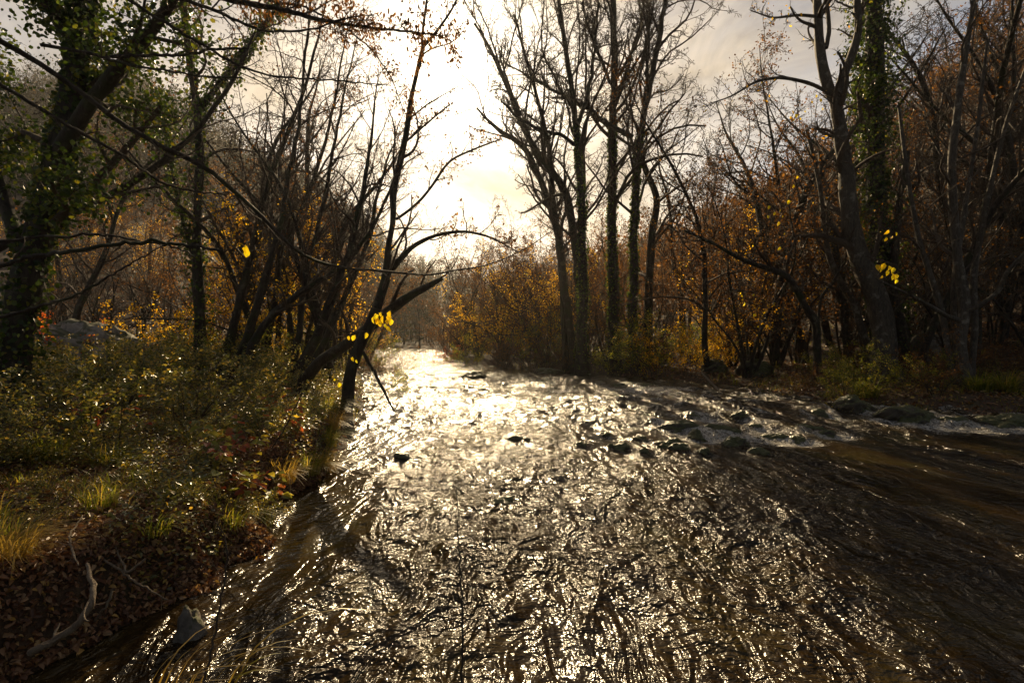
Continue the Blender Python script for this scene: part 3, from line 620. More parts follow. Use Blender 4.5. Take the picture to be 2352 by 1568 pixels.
branch('thin bowed branch over the top centre of the sky', [(560, -30), (620, 10), (700, 20), (780, 60), (850, 110), (900, 180), (930, 260)], [5, 5, 4, 3, 2], 6.5, .5, 111, n=(20, 7, 4), leaves=[(M_BROWN, 600, .05, .05, 0, 1.2, 2, .4)])

# ------------------------------------------------------------------ single yellow leaves, and clusters
def leaf_cluster(label, spots, d, size, seed, twigpts=None):
    r = rg(seed); q = np.array([P(px, py, d + r.uniform(-.06, .06)) for px, py in spots]); root = thing('yellow_leaf_spray', label, 'leaf spray', tuple(q.mean(0)))
    mb = MB(); M = len(q); ax = unit(np.stack([r.normal(0, .35, M), r.normal(0, .3, M), -np.ones(M)], 1))
    nr = unit(np.stack([r.normal(0, .5, M), -np.ones(M), r.normal(0, .3, M)], 1))
    leaves_mb(mb, q + np.array([0, 0, size * .5]), ax, nr, size * .9, .66, .42, r, .22); mb.obj('leaves', M_LEMON, root, q.mean(0), smooth=False)
    tb = MB(); top = q + np.array([0, 0, size * .5]); c = top.mean(0) + np.array([0, .02, size * .6])
    Pn = np.stack([np.stack([c + (t - c) * k + np.array([0, 0, .15 * size * sin(pi * k)]) for k in (0, .35, .7, 1)]) for t in top]); tubes(tb, Pn, np.full((M, 4), .0016), 4)
    if twigpts: p, w_ = traced(twigpts, [4, 3, 2], d, 14); tubes(tb, p[None], w_[None], 5)
    tb.obj('twig', M_TWIG, root, q.mean(0)); return root
leaf_cluster('single large bright yellow leaf hanging past the end of the level bare branch', [(565, 575), (572, 585)], 2.5, .052, 1, [(512, 577), (540, 572), (565, 566)])
leaf_cluster('small round yellow leaf beside the tip of the level bare branch', [(485, 553)], 2.8, .028, 2)
leaf_cluster('large spray of bright yellow leaves hanging in front of the leaning broken trunk', [(858, 735), (868, 738), (876, 725), (880, 733), (888, 742), (893, 730), (884, 752), (896, 722), (872, 745), (889, 757), (862, 728), (899, 740)], 3.8, .055, 3, [(800, 700), (850, 705), (885, 715)])
leaf_cluster('pair of yellow leaves on the lower left of the leaning broken trunk', [(800, 778), (816, 776), (842, 770)], 3.8, .045, 4, [(770, 760), (800, 762), (842, 760)])
leaf_cluster('pair of yellow leaves against the stem of the crooked tree', [(810, 826), (818, 832)], 4.2, .05, 5, [(790, 812), (812, 818)])
leaf_cluster('yellow leaves low on the left of the crooked tree', [(770, 876), (778, 884)], 4.5, .05, 6)
leaf_cluster('spray of big yellow leaves in front of the grey forked tree', [(2012, 615), (2022, 622), (2030, 612), (2036, 628), (2046, 635), (2052, 622), (2058, 636), (2026, 640), (2042, 618), (2060, 650), (2048, 640)], 9.5, .12, 7, [(1990, 590), (2030, 600), (2060, 610)])
leaf_cluster('yellow leaves upper right of the big spray by the grey forked tree', [(2040, 535), (2048, 548), (2035, 552), (2055, 540)], 9.5, .10, 8)
leaf_cluster('spray of small yellow leaves hanging over the inlet', [(1700, 676), (1706, 690), (1710, 698), (1732, 680), (1702, 682), (1755, 720), (1730, 725)], 12, .095, 9, [(1680, 665), (1710, 668), (1740, 672)])
leaf_cluster('column of hanging yellow leaves left of the grey forked tree', [(1765, 478), (1778, 492), (1790, 485), (1796, 500), (1788, 515), (1800, 540), (1792, 572), (1810, 465), (1762, 500), (1820, 430), (1830, 410)], 12, .10, 10, [(1770, 440), (1790, 465), (1800, 480)])
leaf_cluster('yellow leaves high up left of the fork of the grey tree', [(1815, 262), (1825, 270), (1835, 278), (1820, 280), (1870, 225), (1880, 235), (1860, 240), (1885, 255), (1845, 262), (1812, 275)], 12, .10, 11)

# ------------------------------------------------------------------ library trees for the thickets
def lib_stem(rng, base, h, lean, r0, K=22, wig=.05):
    d = unit(np.array([lean[0], lean[1], 1.0])); p = np.array(base, float); out = [p.copy()]; w_ = np.zeros(3)
    for k in range(K - 1):
        w_ = w_ * .6 + rng.normal(0, wig, 3); d = unit(d + w_ + np.array([0, 0, .03])); p = p + d * h / (K - 1); out.append(p.copy())
    return np.array(out), r0 * np.linspace(1, .07, K) ** .9
def make_lib(seed, kind):
    r = rg(seed); st = []
    if kind == 'tall': st = [lib_stem(r, (0, 0, -.1), r.uniform(10, 12.5), r.normal(0, .08, 2), r.uniform(.11, .16))]; kw = dict(lv=4, n=(24, 7, 4, 3), lenf=(.28, .42, .45, .5), t0=.2, rmin=.0075)
    elif kind == 'multi':
        for k in range(6):
            a = k / 6 * 2 * pi + r.uniform(0, .6); st.append(lib_stem(r, (.15 * cos(a), .15 * sin(a), -.1), r.uniform(5, 8.5), (cos(a) * .3, sin(a) * .3), r.uniform(.035, .065), wig=.06))
        kw = dict(lv=3, n=(15, 7, 5), lenf=(.26, .42, .45), t0=.15, rmin=.006)
    elif kind == 'bush':
        for k in range(9):
            a = k / 9 * 2 * pi + r.uniform(0, .6); st.append(lib_stem(r, (.2 * cos(a), .2 * sin(a), -.1), r.uniform(1.8, 3.4), (cos(a) * .6, sin(a) * .6), r.uniform(.012, .024), wig=.09))
        kw = dict(lv=3, n=(9, 5, 4), lenf=(.35, .45, .45), t0=.12, rmin=.005)
    return st, r, kw
LIB = {}
for key, seed, kind, lv_ in [('tall_bare', 201, 'tall', None), ('tall_bare', 202, 'tall', None), ('tall_brown', 203, 'tall', [(M_BROWN, 2100, .08, .10, 0, .5, 2, .6)]), ('tall_brown', 204, 'tall', [(M_BROWN, 1700, .08, .10, 0, .5, 2, .6)]),
                             ('multi_bare', 205, 'multi', None), ('multi_bare', 206, 'multi', [(M_BROWN, 500, .07, .06, 0, .5, 2, .6)]), ('multi_brown', 207, 'multi', [(M_BROWN, 4200, .07, .08, 0, .5, 2, .6)]),
                             ('multi_yellow', 208, 'multi', [(M_YELLOW, 2600, .075, .08, 0, .5, 2, .7)]), ('bush_brown', 209, 'bush', [(M_BROWN, 1500, .06, .06, 0, .4, 2, .6)]),
                             ('bush_green', 210, 'bush', [(M_GREEN, 3000, .07, .07, .2, .4, 2, .6)]), ('bush_orange', 211, 'bush', [(M_ORANGE, 2600, .06, .07, 0, .4, 2, .7)]),
                             ('tall_ivy', 212, 'tall', None), ('bush_yellow', 213, 'bush', [(M_YELLOW, 1700, .07, .07, 0, .4, 2, .7)])]:
    st, r, kw = make_lib(seed, kind)
    nm = {'tall': 'bare_tree', 'multi': 'multi_stem_tree', 'bush': 'bush'}[kind]
    if key == 'tall_ivy': kw['ivy'] = (M_IVY, 5000, .10, .30, .8)
    o = tree_from(nm, 'x', 'tree' if kind != 'bush' else 'bush', 'x', st, r, leaves=lv_, bark=M_BARK, **kw)
    LIB.setdefault(key, []).append(o)
USED = set()
def put(key, x, y, sc, label, group, rng):
    src = LIB[key][int(rng.integers(len(LIB[key])))]; z = gz(x, y) - .05; rz = rng.uniform(0, 2 * pi)
    if src.name not in USED:
        USED.add(src.name); o = src; o.location = (x, y, z); o.rotation_euler = (0, 0, rz); o.scale = (sc, sc, sc); o['label'] = label; o['group'] = group
    else: o = copy_tree(src, (x, y, z), rz, sc, label, group)
    o.rotation_euler = (rng.normal(0, .05), rng.normal(0, .05), rz)
    return o
def scatter(n, azr, dr, keys, label, group, seed, sc=(.75, 1.15), mind=.8, sep=1.2, avoid=None):
    r = rg(seed); pts = []; tries = 0
    while len(pts) < n and tries < n * 60:
        tries += 1; d = dr[0] + (dr[1] - dr[0]) * r.random() ** 1.0; x = r.uniform(*azr) * d
        if float(river_sd(np.array([x]), np.array([d]))[0]) < mind: continue
        if any(abs(x - a) < sep and abs(d - b) < sep for a, b in pts): continue
        if avoid and avoid(x, d): continue
        pts.append((x, d)); k = keys[int(r.integers(len(keys)))]
        put(k, x, d, r.uniform(*sc), label[k] if isinstance(label, dict) else label, group, r)
KL = lambda where: {'tall_bare': 'tall thin bare tree ' + where, 'tall_brown': 'tall tree with sparse rusty brown leaves ' + where, 'multi_bare': 'bare many stemmed tree ' + where, 'multi_brown': 'many stemmed tree with rusty brown leaves ' + where,
                   'multi_yellow': 'many stemmed tree with golden yellow leaves ' + where, 'bush_brown': 'low twiggy bush with brown leaves ' + where, 'bush_green': 'low leafy green bush ' + where, 'bush_orange': 'small bush with orange red leaves ' + where,
                   'tall_ivy': 'tall tree with ivy up its trunk ' + where, 'bush_yellow': 'low bush with yellow leaves ' + where}
scatter(34, (.30, 1.15), (16, 26), ['tall_bare', 'tall_brown', 'multi_bare', 'multi_brown', 'multi_bare', 'multi_brown'], KL('in the dark thicket on the near right slope'), 'thicket on the right slope', 301)
scatter(36, (.12, 1.1), (25, 44), ['tall_brown', 'multi_brown', 'tall_bare', 'tall_brown'], KL('in the brown wood high on the right slope'), 'wood behind the right thicket', 302, (.8, 1.2), sep=1.6)
scatter(9, (.06, .36), (21, 31), ['multi_bare', 'multi_brown', 'multi_bare'], KL('on the right bank below the tall bare trees'), 'thicket under the tall bare trees', 303, (.6, .85), .6)
scatter(26, (-.22, .12), (36, 62), ['multi_bare', 'multi_brown', 'tall_bare', 'multi_bare'], KL('by the far bend of the river'), 'trees round the far bend', 304, (.7, .95), .6, 1.6)
scatter(19, (-.95, -.42), (14, 30), ['multi_bare', 'tall_bare', 'multi_brown', 'multi_bare'], KL('in the thicket behind the left bank'), 'thicket behind the left bank', 305, (.6, .95), 1.0)
scatter(20, (-.9, -.28), (28, 55), ['multi_brown', 'tall_brown', 'multi_yellow', 'tall_bare'], KL('on the left hillside foot'), 'wood at the foot of the left hill', 306, (.6, .9), 1.0, 1.8)
for x, d, k, s, lab in [(-6.8, 14.5, 'multi_yellow', .72, 'golden leaved tree glowing behind the ivy wrapped left trees'), (-8.2, 15.5, 'multi_yellow', .62, 'smaller golden leaved tree low at the left behind the shrubs'), (-5.6, 17, 'multi_yellow', .8, 'golden leaved tree behind the leaning stems of the left bank'),
                        (1.6, 24.5, 'multi_yellow', .78, 'amber leaved tree in front of the tall bare group'), (3.2, 25.5, 'multi_yellow', .7, 'amber leaved tree behind the leftmost tall bare tree'), (9.2, 19, 'multi_yellow', .75, 'tree with yellow leaves left of the grey forked tree'),
                        (-11.3, 12.5, 'bush_orange', .75, 'flame orange bush at the left beside the big trunk'), (-11.6, 11.5, 'bush_yellow', .5, 'low yellow green bush under the flame orange bush'),
                        (-4.0, 31, 'bush_orange', .6, 'rusty orange bush on the point at the far right bank'), (-2.2, 27.5, 'bush_green', .7, 'grey green bush trailing into the calm water'), (-.6, 25, 'bush_brown', .9, 'brown bush hanging over the calm water'), (.8, 23.6, 'bush_brown', .8, 'brown bush at the foot of the tall bare trees by the water'),
                        (5.0, 18.9, 'bush_green', .85, 'bright green leafy bush on the right bank left of the inlet'), (4.1, 20.0, 'bush_green', .7, 'yellow green bush just left of the bright green bush'), (5.9, 20.2, 'bush_brown', .6, 'brown bush behind the bright green bush'),
                        (9.0, 12.6, 'bush_green', .42, 'small green plant at the foot of the crooked dark tree'), (10.0, 12.1, 'bush_green', .34, 'small green plant left of the foot of the grey forked tree'),
                        (-3.3, 14.5, 'bush_green', .45, 'green bush behind the foot of the crooked left tree'), (-5.2, 20.5, 'bush_brown', .8, 'brown bush on the left bank beyond the crooked tree'), (-7.2, 25.5, 'bush_green', .8, 'dark green bush on the left bank before the bend'), (-8.8, 30.5, 'bush_brown', .9, 'brown bush on the left bank at the bend')]:
    r = rg(int(abs(x * 91 + d * 13))); put(k, x, d, s, lab, None, r)
for x, d, k, s, lab in [(-2.6, 38, 'multi_bare', 1.5, 'broad bare tree with a rounded twiggy crown at the far bend'), (.2, 36, 'multi_bare', 1.4, 'second broad bare tree right of the rounded one at the far bend'), (-13.5, 44, 'multi_bare', 1.45, 'bare spreading tree on the left side of the far bend'),
                        (-5.7, 16.2, 'tall_bare', 1.0, 'tall slender bare tree rising behind the middle of the leaning stems'), (-6.9, 17.6, 'tall_bare', 1.1, 'tall slender bare tree rising behind the left end of the leaning stems'), (-8.6, 16.4, 'tall_bare', 1.0, 'tall bare tree between the upright ivy wrapped tree and the leaning stems'), (-10.2, 18.5, 'tall_brown', 1.0, 'tall brown leaved tree behind the upright ivy wrapped tree'),
                        (-6.3, 19.5, 'tall_bare', .8, 'thin bare tree beyond the leaning stems of the left bank'), (-8.5, 22, 'tall_brown', .72, 'brown leaved tree beyond the leaning stems of the left bank'), (-7.6, 26.5, 'multi_brown', .9, 'brown many stemmed tree on the left bank before the bend')]:
    put(k, x, d, s, lab, None, rg(int(abs(x * 91 + d * 17))))
scatter(9, (-.50, -.24), (12.5, 20), ['tall_bare', 'tall_bare'], KL('between the leaning stems of the left bank'), 'slender trees among the leaning stems', 310, (.5, .8), .7, .9)
scatter(9, (.68, 1.08), (13.5, 17.5), ['multi_bare', 'tall_bare'], KL('on the near right bank by the many stemmed stool'), 'slender trees of the near right bank', 317, (.7, 1.0), 1.2, 1.3)
scatter(14, (.50, 1.05), (18, 26), ['tall_bare', 'tall_bare', 'tall_bare'], KL('standing tall on the right slope'), 'tall trees on the right slope', 315, (1.1, 1.4), 1.2, 1.4)
scatter(12, (-.10, .14), (25.5, 35), ['multi_brown', 'multi_yellow', 'multi_bare', 'multi_brown'], KL('behind the calm pool'), 'trees behind the calm pool', 312, (.85, 1.15), .8, 1.3)
scatter(10, (-.38, -.26), (30, 48), ['multi_brown', 'multi_bare'], KL('on the left bank before the far bend'), 'trees on the left bank before the far bend', 313, (.8, 1.15), .8, 1.6)
scatter(34, (-.36, .03), (30, 60), ['bush_brown', 'bush_green', 'bush_brown', 'bush_yellow'], KL('along the far bend of the river'), 'bushes round the far bend', 314, (.9, 1.7), .1, 1.2)
scatter(18, (.02, .42), (17.5, 25), ['bush_brown', 'bush_green', 'bush_yellow', 'bush_brown'], KL('at the foot of the right bank trees'), 'bushes along the right bank', 307, (.45, .9), .4, .8)
scatter(18, (.42, 1.05), (11, 17), ['bush_brown', 'bush_green', 'bush_brown'], KL('under the trees of the near right bank'), 'bushes along the right bank', 308, (.28, .55), .5, .8)
scatter(14, (-.75, -.3), (12, 24), ['bush_brown', 'bush_green', 'bush_yellow'], KL('among the leaning stems of the left bank'), 'bushes along the left bank', 309, (.4, .75), .5, .8)
for k, v in LIB.items():
    for o in v:
        if o.name not in USED:
            for c in KIDS[o.name]: bpy.data.objects.remove(c)
            bpy.data.objects.remove(o)

# ------------------------------------------------------------------ far hillside wood (one mass)
M_HILL = leafmat('hillside_leaf', [(0, (.018, .026, .012)), (.5, (.035, .036, .016)), (.8, (.06, .042, .018)), (1, (.13, .075, .02))], .6, .25, .3)
def far_wood(name, n, azr, dr, mtl, lm, seed, h=(5, 9)):
    r = rg(seed); mb = MB(); lb = MB(); d = np.sqrt(r.uniform(dr[0] ** 2, dr[1] ** 2, n * 2)); x = r.uniform(*azr, n * 2) * d
    ok = river_sd(x, d) > 1.5; x = x[ok][:n]; d = d[ok][:n]; z = ground_z(x, d); n = len(x); hh = r.uniform(*h, n)
    b = np.stack([x, d, z], 1); K = 4
    Pn = np.stack([b + np.stack([r.normal(0, .12, n) * k * hh * .3, r.normal(0, .12, n) * k * hh * .3, hh * k / 3], 1) for k in range(K)], 1); R = np.linspace(1, .25, K)[None] * (hh * .014)[:, None]
    tubes(mb, Pn, R, 4); P1, R1 = grow(Pn, R, 9, .25, 1, .6, .42, .5, 4, .15, .15, r, .02); tubes(mb, P1, R1, 3)
    P2, R2 = grow(P1, R1, 4, .2, 1, .7, .5, .6, 3, .2, .05, r, .016); tubes(mb, P2, R2, 3)
    leaves_on(lb, Pn[:, :2], R[:, :2], n * 30, .4, .9, 0, .2, r, .7)
    leaves_on(lb, P2, R2, n * 80, .34, .4, 0, .3, r, .6)
    o = mb.obj(name, mtl); tag(o, kind='stuff'); l = lb.obj(name + '_foliage', lm); tag(l, kind='stuff')
far_wood('hillside_wood', 900, (-1.1, -.15), (48, 165), M_BARK, M_HILL, 401)
far_wood('distant_wood', 450, (-.3, .35), (62, 190), M_BARK, M_HILL, 402)
far_wood('slope_wood', 700, (.15, 1.3), (40, 110), M_TWIG, M_BROWN, 403)

# ------------------------------------------------------------------ left bank shrubs
SH = []
for i in range(5):
    r = rg(500 + i); st = []
    for k in range(8):
        a = r.uniform(0, 2 * pi); st.append(lib_stem(r, (.08 * cos(a), .08 * sin(a), -.05), r.uniform(.55, 1.15), (cos(a) * .55, sin(a) * .55), r.uniform(.004, .008), 14, .11))
    o = tree_from('shrub', 'x', 'shrub', 'x', st, r, lv=2, n=(9, 5), lenf=(.38, .4), ang=(.8, .8), t0=.08, rmin=.0016, bark=M_TWIG, sides=5, leaves=[(M_PRIVET, 1500, .044, .03, .28, .1, 1, .5)]); SH.append(o)
usedsh = set(); r = rg(520); cnt = 0
spots = []
for _ in range(4000):
    d = 2.4 + 11.5 * r.random() ** .8; x = -r.uniform(2.0, 1.05 * d + .3)
    sd = float(river_sd(np.array([x]), np.array([d]))[0])
    if sd < .35 or x > -1.9: continue
    if d < 4.2 and x > -4.2: continue            # leaf litter shows here
    if any((x - a) ** 2 + (d - b) ** 2 < (.55 + .05 * d) ** 2 for a, b in spots): continue
    spots.append((x, d))
    if len(spots) >= 92: break
for i, (x, d) in enumerate(spots):
    o0 = SH[i % 5]; s = r.uniform(.5, .85) + .035 * d + (.12 if x < -4 and d > 6 else 0); s *= .62 if float(river_sd(np.array([x]), np.array([d]))[0]) < 1.3 else 1
    lab = 'small leaved shrub with glossy sunlit leaves in the ' + ('nearest left bank undergrowth' if d < 6 else 'left undergrowth further back')
    if i < 5: o = o0; o.location = (x, d, gz(x, d)); o.scale = (s, s, s); o.rotation_euler = (0, 0, r.uniform(0, 6)); o['label'] = lab; o['group'] = 'shrubs of the left bank undergrowth'
    else: copy_tree(o0, (x, d, gz(x, d)), r.uniform(0, 6), s, lab, 'shrubs of the left bank undergrowth')

for (x, d, s_, lab) in [(-2.2, 4.35, .34, 'small leafy sprig hanging over the water under the red leaved bramble'), (-2.35, 3.75, .26, 'tiny leafy sprig on the lip of the near bank'), (-3.0, 3.3, .24, 'low leafy plant among the fallen leaves of the near bank'), (-3.4, 3.7, .28, 'second low leafy plant among the fallen leaves further left')]:
    copy_tree(SH[2], (x, d, gz(x, d)), r.uniform(0, 6), s_, lab, 'leafy sprigs of the near bank')

# ------------------------------------------------------------------ ground cover: fallen leaves, grass, herbs
def big_s(M, r): return r.uniform(.4, 1.5, M)
def cover(n, xr, yr, seed, sdr=(0.02, 99), test=None):
    r = rg(seed); x = r.uniform(*xr, n); y = r.uniform(*yr, n); s = river_sd(x, y); ok = (s > sdr[0]) & (s < sdr[1])
    if test is not None: ok &= test(x, y)
    x, y = x[ok], y[ok]; return np.stack([x, y, ground_z(x, y)], 1), r
mb = MB()
for n, xr, yr, sz, sd_ in [(40000, (-6, -1.8), (1.0, 7), .042, 1), (16000, (-12, -2), (6, 14), .07, 2), (26000, (3, 22), (9.5, 20), .085, 3), (16000, (5, 36), (18, 36), .13, 4), (9000, (-26, -5), (13, 34), .13, 5)]:
    b, r = cover(n, xr, yr, 600 + sd_); M = len(b); b[:, 2] += r.uniform(.0, .035, M)
    leaves_mb(mb, b, unit(np.stack([r.normal(0, 1, M), r.normal(0, 1, M), r.normal(0, .3, M)], 1)), unit(np.stack([r.normal(0, .45, M), r.normal(0, .45, M), np.ones(M)], 1)), sz, .6, .5, r, .25)
b, r = cover(64000, (-3.3, -1.6), (1.2, 6.5), 617, (-.2, .5)); b = b[b[:, 2] > -.01]; M = len(b); b[:, 2] += r.uniform(0, .05, M)
leaves_mb(mb, b, unit(np.stack([r.normal(.3, 1, M), r.normal(0, 1, M), r.normal(-.4, .6, M)], 1)), unit(np.stack([r.normal(.5, .5, M), r.normal(-.3, .5, M), np.ones(M) * .7], 1)), .036, .55, .7, r, .4)
tag(mb.obj('fallen_leaves', M_LITTER), kind='stuff')
mb = MB()
pat = lambda x, y: fbm(x * .7, y * .7, 3, 21) + .55 * np.exp(-((river_sd(x, y) - .3) / .45) ** 2) > .12
for n, xr, yr, h, w_, s in [(42000, (-7, -1.9), (3.6, 9), .20, .0055, 1), (15000, (-11, -2.5), (8, 16), .26, .009, 2), (16000, (3.5, 20), (10, 17), .24, .011, 3), (10000, (0, 16), (16, 27), .34, .02, 4), (7000, (-14, -4), (15, 34), .34, .02, 5)]:
    b, r = cover(n, xr, yr, 650 + s, (.03, 99), pat); b = b[r.random(len(b)) < np.clip(.25 + 1.6 * fbm(b[:, 0] * 2.2, b[:, 1] * 2.2, 3, 44), .12, 1)]; blades(mb, b, h * (.7 + .9 * np.clip(fbm(b[:, 0] * 1.5, b[:, 1] * 1.5, 3, 41), -.3, .7)), 0, w_, r)
tag(mb.obj('grass', M_GRASS), kind='stuff')
mb = MB()
for n, xr, yr, h, sz, s in [(46000, (-6, -1.9), (2.9, 8), .19, .034, 1), (36000, (-12, -2.5), (7, 14), .34, .046, 2), (9000, (4, 18), (10.4, 16), .22, .06, 3)]:
    b, r = cover(n, xr, yr, 680 + s, (.05, 99), lambda x, y: fbm(x * .9, y * .9, 3, 31) > -.12 + .22 * (y < 4.2)); M = len(b); b[:, 2] += r.uniform(.01, h, M)
    leaves_mb(mb, b, unit(np.stack([r.normal(0, 1, M), r.normal(0, 1, M), r.normal(0, .35, M)], 1)), unit(np.stack([r.normal(.15, .6, M), r.normal(0, .5, M), np.ones(M)], 1)), sz, .55, .25, r, .1)
tag(mb.obj('ground_cover', M_PRIVET), kind='stuff')

# tussocks
def tussock(x, y, n, h, w_, label, mtl=M_GRASS, seed=0, spread=.1, lean=None, z=None):
    r = rg(700 + seed); z = gz(x, y) if z is None else z; a = r.uniform(0, 2 * pi, n); q = spread * np.sqrt(r.random(n)); b = np.stack([x + q * np.cos(a), y + q * np.sin(a), np.full(n, z - .01)], 1)
    mb = MB(); ln = np.stack([np.cos(a), np.sin(a), 0 * a], 1) * .8 + (np.array(lean)[None] if lean else 0)
    blades(mb, b, h, ln, w_, r, 7); return tag(mb.obj('grass_tussock', mtl, origin=(x, y, z)), label, 'grass tussock', 'grass tussocks of the left bank')
tussock(-2.75, 2.75, 420, .26, .005, 'bushy green and gold tussock in the lower left corner', M_DRYGRASS, 1, .13)
tussock(-2.95, 2.95, 300, .22, .005, 'green tussock behind the gold tussock in the lower left corner', M_GRASS, 2, .12)
tussock(-4.2, 4.6, 420, .34, .006, 'tall green tussock at the left edge below the big trunk', M_GRASS, 3, .16)
tussock(-3.7, 4.7, 260, .26, .005, 'green tussock right of the tall green one at the left edge', M_GRASS, 4, .14)
tussock(-2.55, 3.9, 130, .24, .006, 'drooping green tussock on the lip of the near bank', M_GRASS, 5, .05, (.5, -.3, 0))
for i, (x, y, lab) in enumerate([(-2.42, 5.4, 'nearest of the grass tufts drooping over the bank by the bramble'), (-2.35, 5.9, 'second grass tuft drooping over the bank past the bramble'), (-2.33, 6.4, 'third grass tuft drooping over the bank past the bramble'), (-2.5, 6.9, 'fourth grass tuft drooping over the bank past the bramble'), (-2.65, 7.5, 'grass tuft on the bank halfway to the crooked tree'), (-2.85, 8.0, 'grass tuft on the bank next to the crooked tree'), (-3.0, 6.6, 'pale grass tuft set back from the bank edge')]):
    tussock(x, y, 260, .34, .0065, lab, M_GRASS if i % 2 else M_DRYGRASS, 20 + i, .12, (.5, -.2, 0))
for i, (x, y, n_, lab) in enumerate([(-2.25, 4.6, 160, 'grass tuft hanging below the bramble'), (-2.2, 4.0, 110, 'thin grass tuft on the lip of the near bank between the sprigs'), (-2.9, 3.6, 120, 'loose grass tuft among the fallen leaves'), (-3.3, 3.2, 120, 'loose grass tuft among the fallen leaves nearest the left edge'), (-2.35, 3.35, 70, 'sparse grass tuft above the forked dead twig')]):
    tussock(x, y, n_, .24, .005, lab, M_GRASS, 60 + i, .10, (.6, -.3, 0))
for i, (x, y, lab) in enumerate([(11.6, 12.0, 'strap leaved tussock at the foot of the many stemmed tree'), (12.4, 11.6, 'strap leaved tussock right of the many stemmed tree'), (10.9, 11.9, 'low tussock between the grey forked tree and the many stemmed tree'), (8.2, 11.8, 'green tussock on the right bank by the mossy boulder')]):
    tussock(x, y, 160, .6, .022, lab, M_GRASS, 40 + i, .22)['group'] = 'tussocks of the right bank'
# near blades in front of the water at the bottom edge
tussock(-1.08, 1.62, 34, .26, .005, 'dry grass blades reaching over the water at the bottom edge', M_DRYGRASS, 50, .12, (1.4, .3, 0), z=.50)
o = tussock(-.98, 1.75, 5, .34, .012, 'long broad yellow green grass blade arching right at the bottom edge', M_GRASS, 51, .04, (2.0, .3, 0), z=.47)

# ------------------------------------------------------------------ bramble with red leaves
def bramble(label, x, y, seed, h=.6, n=5, red=M_BRAMBLE):
    r = rg(seed); base = np.array([x, y, gz(x, y)]); root = thing('bramble', label, 'bramble', tuple(base)); sb = MB(); lb = MB()
    for k in range(n):
        a = r.uniform(0, 2 * pi); p, rr = lib_stem(r, base - [0, 0, .04], h * r.uniform(.8, 1.3), (cos(a) * .7 + .2, sin(a) * .5 - .1), .004, 16, .12); tubes(sb, p[None], rr[None], 6)
        for q in range(6, 16, 2):
            for j in (-1, 0, 1):
                b = 1.1 * j + a; ax = np.array([[cos(b), sin(b), -.15]]); leaves_mb(lb, p[q][None] + ax * .012, ax + r.normal(0, .15, (1, 3)), np.array([[r.normal(0, .3), r.normal(-.2, .3), 1.0]]), .085, .72, .35, r, .2)
    sb.obj('stem', M_TWIG, root, base); lb.obj('leaves', red, root, base, smooth=False)
bramble('bramble with red and bronze leaves on the near left bank', -2.75, 4.7, 801, .5, 6)
bramble('bramble with pale yellow green leaves right of the red leaved one', -2.45, 4.9, 802, .45, 5)
bramble('bramble with dull pink leaves behind the red leaved one', -2.75, 5.3, 803, .5, 5)
bramble('low bramble with bronze leaves on the lip of the near bank', -2.35, 4.3, 804, .35, 5)
bramble('bramble with mixed green and orange leaves beside the drooping grass tufts', -2.7, 6.1, 805, .45, 5)
bramble('bramble halfway between the near bank and the crooked tree', -3.3, 7.2, 806, .6, 6)
bramble('bramble at the left among the glossy shrubs', -4.4, 5.6, 807, .7, 7)

# ------------------------------------------------------------------ dead wood and twigs
def stick(label, pts3, rad, seed, mtl=M_DEAD, n=3, name='dead_branch', cat='dead branch', lv=1, group=None):
    p, r = resample(np.array(pts3, float), np.array(rad, float), 26, .003); return tree_from(name, label, cat, group, [(p, r)], rg(seed), lv=lv, n=(n, 2, 2), lenf=(.28, .4, .4), t0=.2, rmin=.0015, bark=mtl, twig=mtl, sides=8)
def wq(px, py, z): d = (CAM_H - z) * F / (py - HZ); return ((px - 1176) / F * d, d, z)
stick('pale curved dead branch lying down the near left bank to the water', [wq(195, 1298, .52), wq(208, 1340, .48), wq(207, 1390, .42), wq(180, 1430, .34), wq(130, 1470, .26), wq(62, 1502, .2)], [.008, .012, .014, .015, .017, .018], 901, n=3)
stick('thin forked dead twig hanging over the dark water by the near bank', [wq(215, 1275, .40), wq(270, 1310, .32), wq(300, 1335, .26), wq(380, 1380, .12)], [.006, .007, .006, .003], 902, n=4)
stick('short dead twig crossing behind the forked dead twig', [wq(262, 1255, .42), wq(285, 1320, .3), wq(330, 1285, .38)], [.004, .007, .006], 903, n=2)
stick('dead twig standing in the water below the forked dead twig', [wq(255, 1355, .32), wq(235, 1400, .2), wq(205, 1435, .08)], [.007, .006, .004], 904, n=3)
stick('pale crooked twig on the leaf covered bank above the curved branch', [wq(185, 1185, .58), wq(155, 1230, .56), wq(160, 1265, .54), wq(175, 1300, .5)], [.004, .006, .006, .003], 905, n=3)
stick('straight dark stick stuck in the water right of the crooked tree', [P(833, 808, 8.6), P(862, 860, 8.7), P(885, 905, 8.8), P(905, 945, 8.9)], [.03, .028, .022, .015], 906, M_BARK, 1)
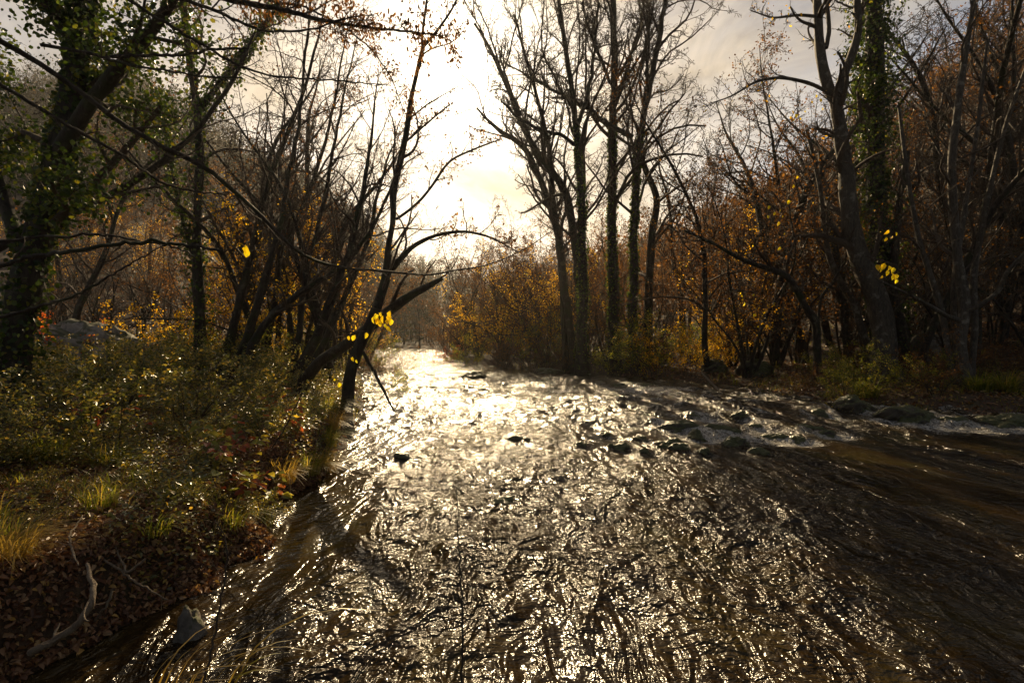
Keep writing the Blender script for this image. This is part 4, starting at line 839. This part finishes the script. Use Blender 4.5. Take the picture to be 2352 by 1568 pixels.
stick('thin dark stick leaning on the bank right of the bramble', [wq(622, 1030, .55), P(650, 990, 5.3), P(690, 910, 5.5), P(700, 880, 5.6)], [.006, .006, .005, .003], 907, M_BARK, 2)
stick('dead branch slanting into the water of the small inlet', [P(1612, 856, 15.5), P(1640, 885, 15.0), P(1665, 914, 14.2)], [.03, .035, .02], 908, M_DEAD, 2)
stick('pale dead twig trailing in the water at the right bank', [P(2170, 920, 11.6), P(2230, 950, 11.2), P(2270, 960, 10.9), P(2330, 958, 10.8)], [.012, .014, .012, .008], 909, M_DEAD, 3)
stick('tall thin dark weed stalk upright before the sunlit water near the bottom centre', [P(1062, 1640, 1.4), P(1060, 1500, 1.42), P(1058, 1350, 1.44), P(1050, 1210, 1.45), P(1044, 1090, 1.46)], [.0032, .0030, .0026, .0016, .0008], 910, M_BARK, 2, 'weed_stalk', 'stalk', 1)
stick('branching dry weed stalk before the dark water left of centre', [P(455, 1600, 1.6), P(480, 1500, 1.65), P(505, 1380, 1.7), P(520, 1290, 1.72), P(518, 1240, 1.74), P(490, 1195, 1.76)], [.0040, .0038, .0032, .0028, .002, .0012], 911, M_TWIG, 6, 'weed_stalk', 'stalk', 2)
stick('short dry stalk slanting over the water at the bottom left of centre', [P(760, 1640, 1.5), P(840, 1530, 1.55), P(905, 1470, 1.6)], [.002, .0016, .001], 912, M_BARK, 1, 'weed_stalk', 'stalk', 1)

# ------------------------------------------------------------------ haze
import bmesh
HAZE = 0.0004
if HAZE:
    bm = bmesh.new(); bmesh.ops.create_cube(bm, size=1)
    for v in bm.verts: v.co = (v.co.x * 1500, v.co.y * 760 + 260, -2.5 if v.co.z < 0 else 130)
    me = bpy.data.meshes.new('haze'); bm.to_mesh(me); bm.free(); m, nt, o = mat('haze_air')
    vo = nt.nodes.new('ShaderNodeVolumePrincipled'); vo.inputs['Color'].default_value = (.95, .93, .9, 1); vo.inputs['Density'].default_value = HAZE; vo.inputs['Anisotropy'].default_value = .6
    L(nt, vo.outputs[0], o.inputs['Volume']); me.materials.append(m); ho = bpy.data.objects.new('haze', me); COL.objects.link(ho); tag(ho, kind='stuff')
